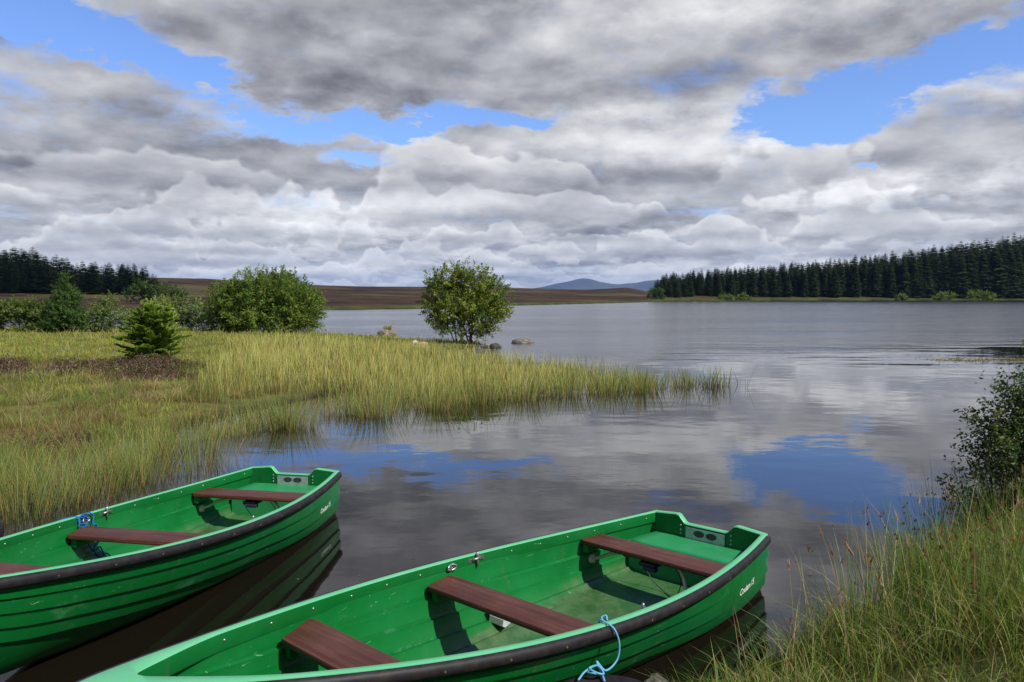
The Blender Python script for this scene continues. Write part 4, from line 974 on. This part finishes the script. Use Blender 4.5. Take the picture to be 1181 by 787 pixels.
for args in (
    ('willow_bush', 216, 43.5, dome(-.2, 3.3, 2.25, 12, 11, dep=.8, low=0), 260, 36, .085, [(.11, .14, .052), (.085, .12, .036), (.15, .175, .08)], [3, 3, 1.5], 'pale grey green willow bush touching the left side of the big thicket', 12),
    ('birch_tree', 75, 39.5, [(0, 0, .5, .95, .8, .5), (.25, -.2, 1.05, .85, .75, .5), (-.3, .1, 1.1, .8, .7, .5), (-.1, 0, 1.65, .72, .65, .5), (.2, .1, 2.1, .5, .5, .45), (-.1, 0, 2.5, .38, .36, .40), (0, 0, 2.95, .2, .2, .36), (-.6, -.2, .5, .5, .5, .4), (.65, -.2, .6, .45, .4, .4), (.1, -.1, 3.2, .12, .12, .25)], 480, 44, .06, [(.035, .068, .016), (.048, .085, .020), (.07, .11, .026)], [3, 3, 1], 'dark cone shaped birch tree between two low shrubs at the left', 13),
    ('alder_bush', 124, 41.0, [(-.9, 0, .6, .5, .5, .5), (-.4, 0, 1.5, .5, .5, .5), (.1, .1, 2.0, .4, .4, .38), (.4, -.1, 1.1, .6, .5, .55), (1.1, 0, .7, .6, .5, .5), (-.2, -.2, .5, .6, .5, .4), (1.5, .1, 1.15, .35, .4, .3), (-.8, .2, 1.05, .4, .4, .35)], 120, 30, .075, [(.085, .125, .032), (.11, .15, .042)], [2, 2], 'thin light green shrub with water showing through, right of the cone shaped birch', 14),
    ('sallow_bush', 22, 40.5, dome(0, 4.4, 1.75, 14, 15, dep=.9), 330, 36, .085, [(.075, .105, .024), (.095, .125, .032), (.055, .085, .02)], [3, 2, 2], 'broad olive green bush at the left edge, left of the cone shaped birch', 16),
    ('hazel_bush', 182, 36.0, dome(0, 1.7, 1.6, 7, 19, dep=.5), 110, 30, .075, [(.13, .165, .04), (.16, .19, .055)], [2, 2], 'pale yellow green bush showing just above the young spruce', 22),
    ('sallow_bush', -62, 40.0, dome(0, 3.4, 2.3, 10, 18, dep=.9), 180, 30, .09, [(.07, .10, .024), (.09, .12, .032)], [3, 2], 'bush outside the left edge of the photo', 17)):
    nm, px, D, lb, sh, per, lf, cols, w, lab, sd_ = args; zf = dict(birch_tree=.86, alder_bush=.86).get(nm, 1.0); lb = [(a, b, c * zf, d, e, f * zf) for a, b, c, d, e, f in lb]; x = at(px, D)
    if px < -20: continue
    bush(nm, (x, D, gz(x, D)), lb, int(sh * 2.1), per + 10, lf * 1.15, cols, w, lab, 'tree' if 'tree' in nm else 'bush', GRP, stems=6, stem_r=.035, base_spread=.4, shoot_len=.36, seed=sd_)
# bush at the right edge, on the near bank
lob = [(.2, 0, .55, .38, .4, .42), (.45, .1, .95, .42, .4, .40), (.62, 0, 1.28, .32, .32, .32), (-.05, -.05, .30, .26, .3, .24), (.06, .05, .80, .24, .3, .24), (.75, 0, .6, .5, .4, .5), (1.1, 0, 1.1, .5, .4, .5), (.30, .0, 1.12, .2, .2, .2)]
x, y = 4.08, 6.45
bush('sallow_bush', (x, y, gz(x, y)), lob, 900, 34, .036, [(.030, .048, .013), (.045, .066, .017), (.07, .09, .028), (.13, .14, .06)], [3, 3, 1.6, .7], 'small leaved dark bush at the right edge rising from the bank grass', 'bush', stems=9, stem_r=.014, base_spread=.15, shoot_len=.27, seed=21, up=.8, shell=.25)
# bushes on the far shores
k = 0
for px, D, w, h, lab in ((1090, 338, 10.5, 4.6, 'rounded green bush on the far shore below the tall spruces'), (1132, 340, 17, 5.6, 'widest light green bush on the far right shore'), (1040, 338, 5.5, 3.0, 'small bush on the far right shore, left of the rounded one'), (858, 332, 6, 2.4, 'low bush on the far shore under the middle of the plantation'), (836, 331, 6, 2.2, 'lowest bush on the far shore, near the plantation\'s left part'), (756, 312, 6.5, 5.0, 'small dark bush at the left end of the right hand plantation')):
    x = at(px, D); c_ = [(.10, .135, .026), (.075, .11, .022), (.13, .155, .036)] if k != 5 else [(.04, .07, .018), (.05, .08, .02)]
    bush('shore_bush', (x, D, gz(x, D) - .2), dome(0, w, h, 8, 30 + k, dep=w * .25), 130, 22, .55, c_, [1] * len(c_), lab, 'bush', 'bushes on the far shore', stems=5, stem_r=.12, base_spread=.8, shoot_len=1.2, seed=40 + k); k += 1
for px, D, w, h, lab in ((168, 135, 7, 4.2, 'dark green bush on the far left moor, at the foot of the dark wood'), (197, 140, 7.5, 3.2, 'low dark bush on the moor right of the dark wood')):
    x = at(px, D)
    bush('moor_bush', (x, D, gz(x, D) - .2), dome(0, w, h, 8, 50 + k, dep=w * .25), 150, 24, .30, [(.035, .062, .016), (.048, .078, .02)], [1, 1], lab, 'bush', 'bushes on the left moor', stems=5, stem_r=.1, base_spread=.8, shoot_len=.9, seed=60 + k); k += 1

# ------------------------------------------------------------------ conifers
def conifer_mesh(name, H, R, whorls, nb, seed, cols, droop=.28, low=.05, power=.62):
    rng = np.random.default_rng(seed); vs, fs, cs, o = [], [], [], 0
    for w in range(whorls):
        t = (w + rng.uniform(-.3, .3)) / whorls; t = min(max(t, 0), .985); z = H * (low + (1 - low) * t); r = R * ((1 - t) ** power) * (1 if t > .12 else .75 + 2 * t) + .012 * H
        for b in range(nb):
            a = 2 * np.pi * (b + rng.uniform(-.35, .35)) / nb + w * 1.1; l = r * rng.uniform(.68, 1.18); dz = -droop * l * rng.uniform(.5, 1.4); d = np.array([math.cos(a), math.sin(a), 0]); s = np.array([-d[1], d[0], 0]); up = np.array([0, 0, 1.0])
            wd = (.30 * l + .03 * R) * rng.uniform(.8, 1.25); p = lambda q, e, hz=0: d * (l * q) + s * e + up * (z + dz * q ** 1.2 + .10 * l * q ** 4 + hz)
            vv = [p(0, 0), p(.30, wd * .75, -.02 * l), p(.36, wd * .35), p(.62, wd, -.05 * l), p(.68, wd * .35), p(1, 0), p(.70, -wd * .35), p(.60, -wd, -.05 * l), p(.38, -wd * .35), p(.28, -wd * .75, -.02 * l), p(.4, 0, .07 * l), p(.75, 0, .03 * l)]
            vs += vv; fs += [(o, o + 1, o + 2, o + 10), (o + 2, o + 3, o + 4, o + 10), (o + 10, o + 4, o + 5, o + 11), (o + 10, o + 11, o + 5, o + 6), (o + 10, o + 6, o + 7, o + 8), (o + 10, o + 8, o + 9, o)]; o += 12
            c = np.array(cols[rng.integers(len(cols))]) * rng.uniform(.75, 1.3); cs += [c * .85] * 3 + [c * 1.1] + [c] + [c * 1.35] + [c] + [c * 1.1] + [c * .85] * 2 + [c] * 2
    me = mesh_np(name, vs, np.array(fs), M_NEEDLE, np.clip(cs, .002, .4))
    v, f = tube_np([(0, 0, -.4), (0, 0, H * .5), (0, 0, H * 1.0)], [H * .014, H * .008, H * .0015], 6)
    return me, v, f
def conifer_kind(name, *a, **k):
    o, v, f = conifer_mesh(name, *a, **k); me = o.data
    bm = bmesh.new(); bm.from_mesh(me); n = len(bm.faces)
    lay = bm.verts.layers.float_color.get('tint')
    nv = [bm.verts.new(p) for p in v]
    for q in nv: q[lay] = (.05, .04, .03, 1)
    for g in f:
        for r in g: bm.faces.new([nv[i] for i in r]).material_index = 1
    bm.to_mesh(me); bm.free(); me.materials.append(M_BARK); return o
DK = [(.018, .033, .009), (.026, .043, .010), (.034, .052, .012), (.048, .066, .016)]
kinds = [conifer_kind('spruce_tree', 17, 3.7 + .35 * (i % 3), 38, 12, 70 + i, DK) for i in range(5)]
kinds_l = [conifer_kind('pine_tree', 14, 3.4 + .35 * (i % 3), 34, 12, 90 + i, [(.014, .027, .011), (.018, .033, .012), (.024, .038, .014)], droop=.16, power=.55) for i in range(4)]
def plant(kind_list, spots, label, cat, group):
    used = set(); rng = np.random.default_rng(4)
    for (x, y, z, h, h0) in spots:
        k = kind_list[rng.integers(len(kind_list))]
        if k.name in used: o = k.copy(); COL.objects.link(o)
        else: o = k; used.add(k.name)
        s = h / h0; o.location = (x, y, z); o.rotation_euler = (0, 0, rng.uniform(0, 6.28)); o.scale = (s * rng.uniform(.9, 1.15),) * 2 + (s,); tag(o, label, cat, group)
    for k in kind_list:
        if k.name not in used: bpy.data.objects.remove(k)
spots = []; rg = np.random.default_rng(12)
SKY_R = ([745, 757, 775, 800, 860, 940, 1000, 1060, 1110, 1181, 1230], [322, 318, 314, 311, 306, 300, 294, 286, 280, 268, 262])
rows = [(15, 1), (21, 1), (30, 1), (42, 1), (58, 1)]
for ri, (off, _) in enumerate(rows):
    step = [6.6, 7.4, 7.4, 8, 8][ri]
    for px in np.arange(757 + 3 * ri, 1190, step):
        p = px + rg.uniform(-3, 3); ys = np.interp(p, [757, 800, 850, 900, 990, 1181, 1240], [310, 325, 329, 332, 338, 347, 350]); D = ys + off + rg.uniform(-2, 2); x = at(p, D)
        top = np.interp(p, *SKY_R); zt = EYE + (HOR - top) / FPX * D; z0 = gz(x, D)
        full = zt - z0; fr = [.84, .90, .94, .97, 1.0][ri]
        h = full * fr * rg.uniform(.90, 1.03); h = min(max(h * 1.04, 5), 32 if ri > 1 else 26); spots.append((x, D, z0 - .2, h, 17.0))
spots = spots[:299]
plant(kinds, spots, 'dark spruce in the close plantation covering the right far shore', 'tree', 'spruces of the right hand plantation')
spots = []
SKY_L = ([-140, 0, 25, 40, 75, 90, 110, 150, 170, 185], [287, 288, 291, 290, 300, 304, 303, 306, 309, 318])
for ri, off in enumerate((0, 7, 15, 26)):
    for px in np.arange(-130 + 4 * ri, 181, 11.5):
        p = min(px + rg.uniform(-4, 4), 181); D = 205 + off + rg.uniform(-2, 2); x = at(p, D); z0 = gz(x, D); top = np.interp(p, *SKY_L); h = (EYE + (HOR - top) / FPX * D - z0) * [.90, .96, 1.0, 1.04][ri] * rg.uniform(.88, 1.06) * 1.08; spots.append((x, D, z0 - .2, max(h, 4), 14.0))
plant(kinds_l, spots, 'dark pine in the wood on the left far shore', 'tree', 'pines of the left hand wood')
# young spruce on the marsh: whorls of twigs with pale new growth
def young_spruce(loc, H, R, seed, label):
    rng = np.random.default_rng(seed); root = empty('young_spruce', loc); C, T, S, K = [], [], [], []
    limbs = []
    for w in range(15):
        t = w / 15 + rng.uniform(-.02, .02); z = H * (.05 + .93 * t); r = R * float(np.interp(t, [0, .08, .25, .5, .7, .85, 1], [.62, .85, 1.0, .93, .62, .34, .08]))
        for b in range(14 if t < .7 else 8):
            a = rng.uniform(0, 6.28); l = r * rng.uniform(.55, 1.15); el = rng.uniform(-.05, .75) + .25 * t; d = np.array([math.cos(a) * math.cos(el), math.sin(a) * math.cos(el), math.sin(el)]); p0 = np.array([0, 0, max(z + rng.uniform(-.09, .07), .04)])
            limbs.append(tube_np([p0, p0 + d * l * .5 - (0, 0, .02), p0 + d * l], [.010, .006, .003], 4)); s = np.cross(d, (0, 0, 1.0)); s /= np.linalg.norm(s)
            for q in np.arange(.22, 1.02, .11):
                for sd in (-1, 1):
                    ll = l * .38 * (1.1 - q) + .06; dd = d * .75 + s * sd * .7 + np.array([0, 0, rng.uniform(-.1, .25)]); dd /= np.linalg.norm(dd); C.append(p0 + d * l * q - np.array([0, 0, .02 * math.sin(q * 3)])); T.append(dd); S.append(ll * rng.uniform(.7, 1.2)); K.append(q)
            C.append(p0 + d * l * .9); T.append(d); S.append(.12); K.append(1.2)
    C.append(np.array([0, 0, H * .94])); T.append(np.array([0, 0, 1.0])); S.append(.28); K.append(1.2)
    C, T, S, K = np.array(C), np.array(T), np.array(S), np.array(K); n = len(C)
    # needle brushes: three crossed blades along each twig
    vs, fs, cs = [], [], []; o = 0
    base = np.array([.16, .25, .042]); young = np.array([.42, .52, .10])
    for rot in (0, 1.05, 2.1):
        u = np.cross(T, np.array([.3, .2, 1.0])); u /= np.linalg.norm(u, axis=1, keepdims=True); w = np.cross(T, u); e = u * math.cos(rot) + w * math.sin(rot)
        wd = (.024 + .012 * rng.uniform(0, 1, n))[:, None]
        for k, (q, f) in enumerate(((0, .6), (.35, 1.1), (.75, 1.0), (1.0, .25))):
            p = C + T * (S * q)[:, None]; vs.append(np.stack([p - e * wd * f, p + e * wd * f], 1))
        mixq = np.clip((K - .5) * 1.2, 0, 1) * rng.uniform(.3, 1.0, n)
        for q in (0, .35, .75, 1.0): c = base + (young - base) * (mixq * (.25 + .75 * q))[:, None]; cs.append(np.stack([c, c], 1))
        V4 = np.stack(vs, 1).reshape(n, 8, 3); C4 = np.stack(cs, 1).reshape(n, 8, 3); vs, cs = [], []
        idx = o + np.arange(n)[:, None] * 8
        fs.append((V4.reshape(-1, 3), np.concatenate([idx + np.array([[a, a + 1, a + 3, a + 2]]) for a in (0, 2, 4)]) - o, C4.reshape(-1, 3)))
    v, f, c = gather(fs); mesh_np('crown', v, f, M_NEEDLE, np.clip(c, 0, .5), parent=root)
    limbs.append(tube_np([(0, 0, -.1), (0, 0, H * .5), (0, 0, H * .97)], [.035, .02, .005], 7)); v, f = join_np(limbs); mesh_np('trunk', v, f, M_BARK, parent=root)
    tag(root, label, 'tree'); return root
x = at(175, 21.5); young_spruce((x, 21.5, gz(x, 21.5)), 1.66, .95, 5, 'bushy young spruce with pale shoots, standing alone on the marsh grass')

# ------------------------------------------------------------------ stones, grass tuft, floating weed
def rock(name, px, py, w, d, h, seed, label, group, mat=None, lift=0.0):
    D = EYE * FPX / (py - HOR); x = at(px, D); bm = bmesh.new(); bmesh.ops.create_icosphere(bm, subdivisions=4, radius=1)
    co = np.array([q.co[:] for q in bm.verts]); n = 1 + .28 * fbm(co[:, 0] * 1.3 + seed * 7, co[:, 1] * 1.3 + co[:, 2] * 1.7, 4, seed) + .10 * fbm(co[:, 0] * 4 + seed, co[:, 2] * 5 + co[:, 1] * 3, 3, seed + 5)
    co = co * n[:, None]; co[:, 2] = np.sign(co[:, 2]) * np.abs(co[:, 2]) ** .8
    for q, p in zip(bm.verts, co): q.co = (p[0] * w / 2, p[1] * d / 2, p[2] * h)
    o = from_bm(name, bm, mat or M_STONE, smooth=False); o.location = (x, D, lift); o.rotation_euler = (0, 0, seed * .4); tag(o, label, 'rock', group); return o
GR = 'stones in the shallows'
M_PALE = mat_simple('pale stone', (.52, .45, .36), .9, 0, .35, 8, .04); M_WET = mat_simple('wet dark stone', (.075, .065, .055), .5, 0, .5, 10, .03)
rock('rock', 446, 386.5, 1.05, .8, .31, 1, 'biggest tan boulder in the water, a tuft of grass on it', GR, mat_simple('tan stone', (.27, .22, .15), .9, 0, .6, 5, .05))
rock('rock', 603, 395, 1.15, .8, .20, 2, 'widest flat rock in the water right of the lone willow', GR, M_STONE)
rock('rock', 596, 396, .55, .5, .10, 3, 'small low stone against the left end of the widest flat rock', GR, M_WET)
rock('rock', 571, 401, .62, .5, .17, 4, 'dark stone close beside the foot of the lone willow', GR, M_WET)
rock('rock', 561, 401, .5, .5, .09, 9, 'low wet stone between the lone willow and the dark stone', GR, M_WET)
rock('rock', 404, 388, .55, .4, .16, 5, 'dark stone near the grassy point, biggest of the small row', GR, M_WET)
rock('rock', 396, 388.5, .4, .4, .11, 6, 'pale stone at the left end of the small row by the grassy point', GR, M_STONE)
rock('rock', 417, 388, .5, .4, .10, 7, 'low flat stone in the middle of the small row', GR, M_WET)
rock('rock', 428, 388, .35, .3, .09, 8, 'smallest stone at the right end of the row, left of the boulder', GR, M_WET)
rock('rock', 478, 401.0, .36, .3, .20, 10, 'bright whitish stone on the grass left of the lone willow', GR, M_PALE, .1)
rock('rock', 487, 402.0, .62, .4, .17, 11, 'long buff stone on the grass right of the whitish one', GR, mat_simple('buff stone', (.42, .30, .18), .9, 0, .4, 8, .04), .1)
o = rock('rock', 752, 790, .20, .20, .14, 12, 'dark round wet stone beside the roped tyre', GR, M_WET); o.location = (.77, 3.98, .06)
def tuft(loc, n, h, seed, label):
    rng = np.random.default_rng(seed); P = np.stack([rng.normal(0, .09, n), rng.normal(0, .09, n), np.zeros(n)], 1)
    v, f, c = blades(P, rng.uniform(.5, 1, n) * h, .03, np.arctan2(P[:, 1], P[:, 0]), np.abs(rng.normal(.1, .15, n)), np.abs(rng.normal(.2, .2, n)), pick([(.10, .10, .03)], [1], n, rng=rng), pick([(.22, .22, .07), (.30, .25, .12)], [2, 1], n, rng=rng), rng=rng)
    o = mesh_np('grass_tuft', v, f, M_BLADE, c); o.location = loc; tag(o, label, 'grass')
D = EYE * FPX / 45.5; tuft((at(448, D), D, .24), 90, .46, 3, 'dry grass tuft growing on top of the tan boulder')
def weed():
    n = 1500; x = RNG.uniform(13.6, 24, n); y = 26.4 + .10 * (x - 14) + RNG.normal(0, .55, n) + .5 * fbm(x * 1.1, x * 0, 3, 71)
    ok = RNG.uniform(0, 1, n) < sm(x, 13.4, 16.5) * np.clip(.55 + fbm(x * 1.6, y * .8, 3, 73), .05, 1); x, y = x[ok], y[ok]; n = len(x)
    p1 = blades(np.stack([x, y, np.full(n, -.03)], 1), RNG.uniform(.05, .16, n), .016, RNG.uniform(0, 6.28, n), np.abs(RNG.normal(0, .3, n)), np.abs(RNG.normal(.3, .4, n)), pick([(.07, .06, .03)], [1], n), pick([(.18, .15, .07), (.12, .12, .04), (.10, .06, .04)], [2, 2, 1], n))
    m = 900; x = RNG.uniform(14.2, 24, m); y = 26.3 + .10 * (x - 14) + RNG.normal(0, .4, m)
    p2 = leaves(np.stack([x, y, np.full(m, .008)], 1), np.stack([RNG.normal(0, .05, m), RNG.normal(0, .05, m), np.ones(m)], 1), RNG.uniform(.06, .16, m), .06, pick([(.17, .14, .06), (.10, .09, .035)], [1, 1], m))
    # specks of floating leaf across the sheltered water
    m = 700; x, y = scatter(m, 5.2, 24, -.3, .66, 1.0); pn = fbm(x * .5, y * .25, 3, 75); ok = (lake_sd(np.stack([x, y], 1)) < -.5) & (RNG.uniform(0, 1, m) < .12 + 1.2 * sm(pn, .15, .5)); 
    for pose in (POSE_A, POSE_B):
        c, s = math.cos(pose[2]), math.sin(pose[2]); lx = (x - pose[0]) * c + (y - pose[1]) * s; ly = -(x - pose[0]) * s + (y - pose[1]) * c; ok &= ~((lx > -.2) & (lx < 4.9) & (np.abs(ly) < .85))
    x, y = x[ok], y[ok]; m = len(x)
    p3 = leaves(np.stack([x, y, np.full(m, .004)], 1), np.stack([RNG.normal(0, .06, m), RNG.normal(0, .06, m), np.ones(m)], 1), RNG.uniform(.008, .045, m), RNG.uniform(.006, .02, m), pick([(.12, .09, .04), (.06, .05, .02), (.20, .17, .09)], [2, 2, 1], m))
    v, f, c = gather([p1, p2, p3]); tag(mesh_np('water_weed', v, f, M_BLADE, c), kind='stuff')
weed()
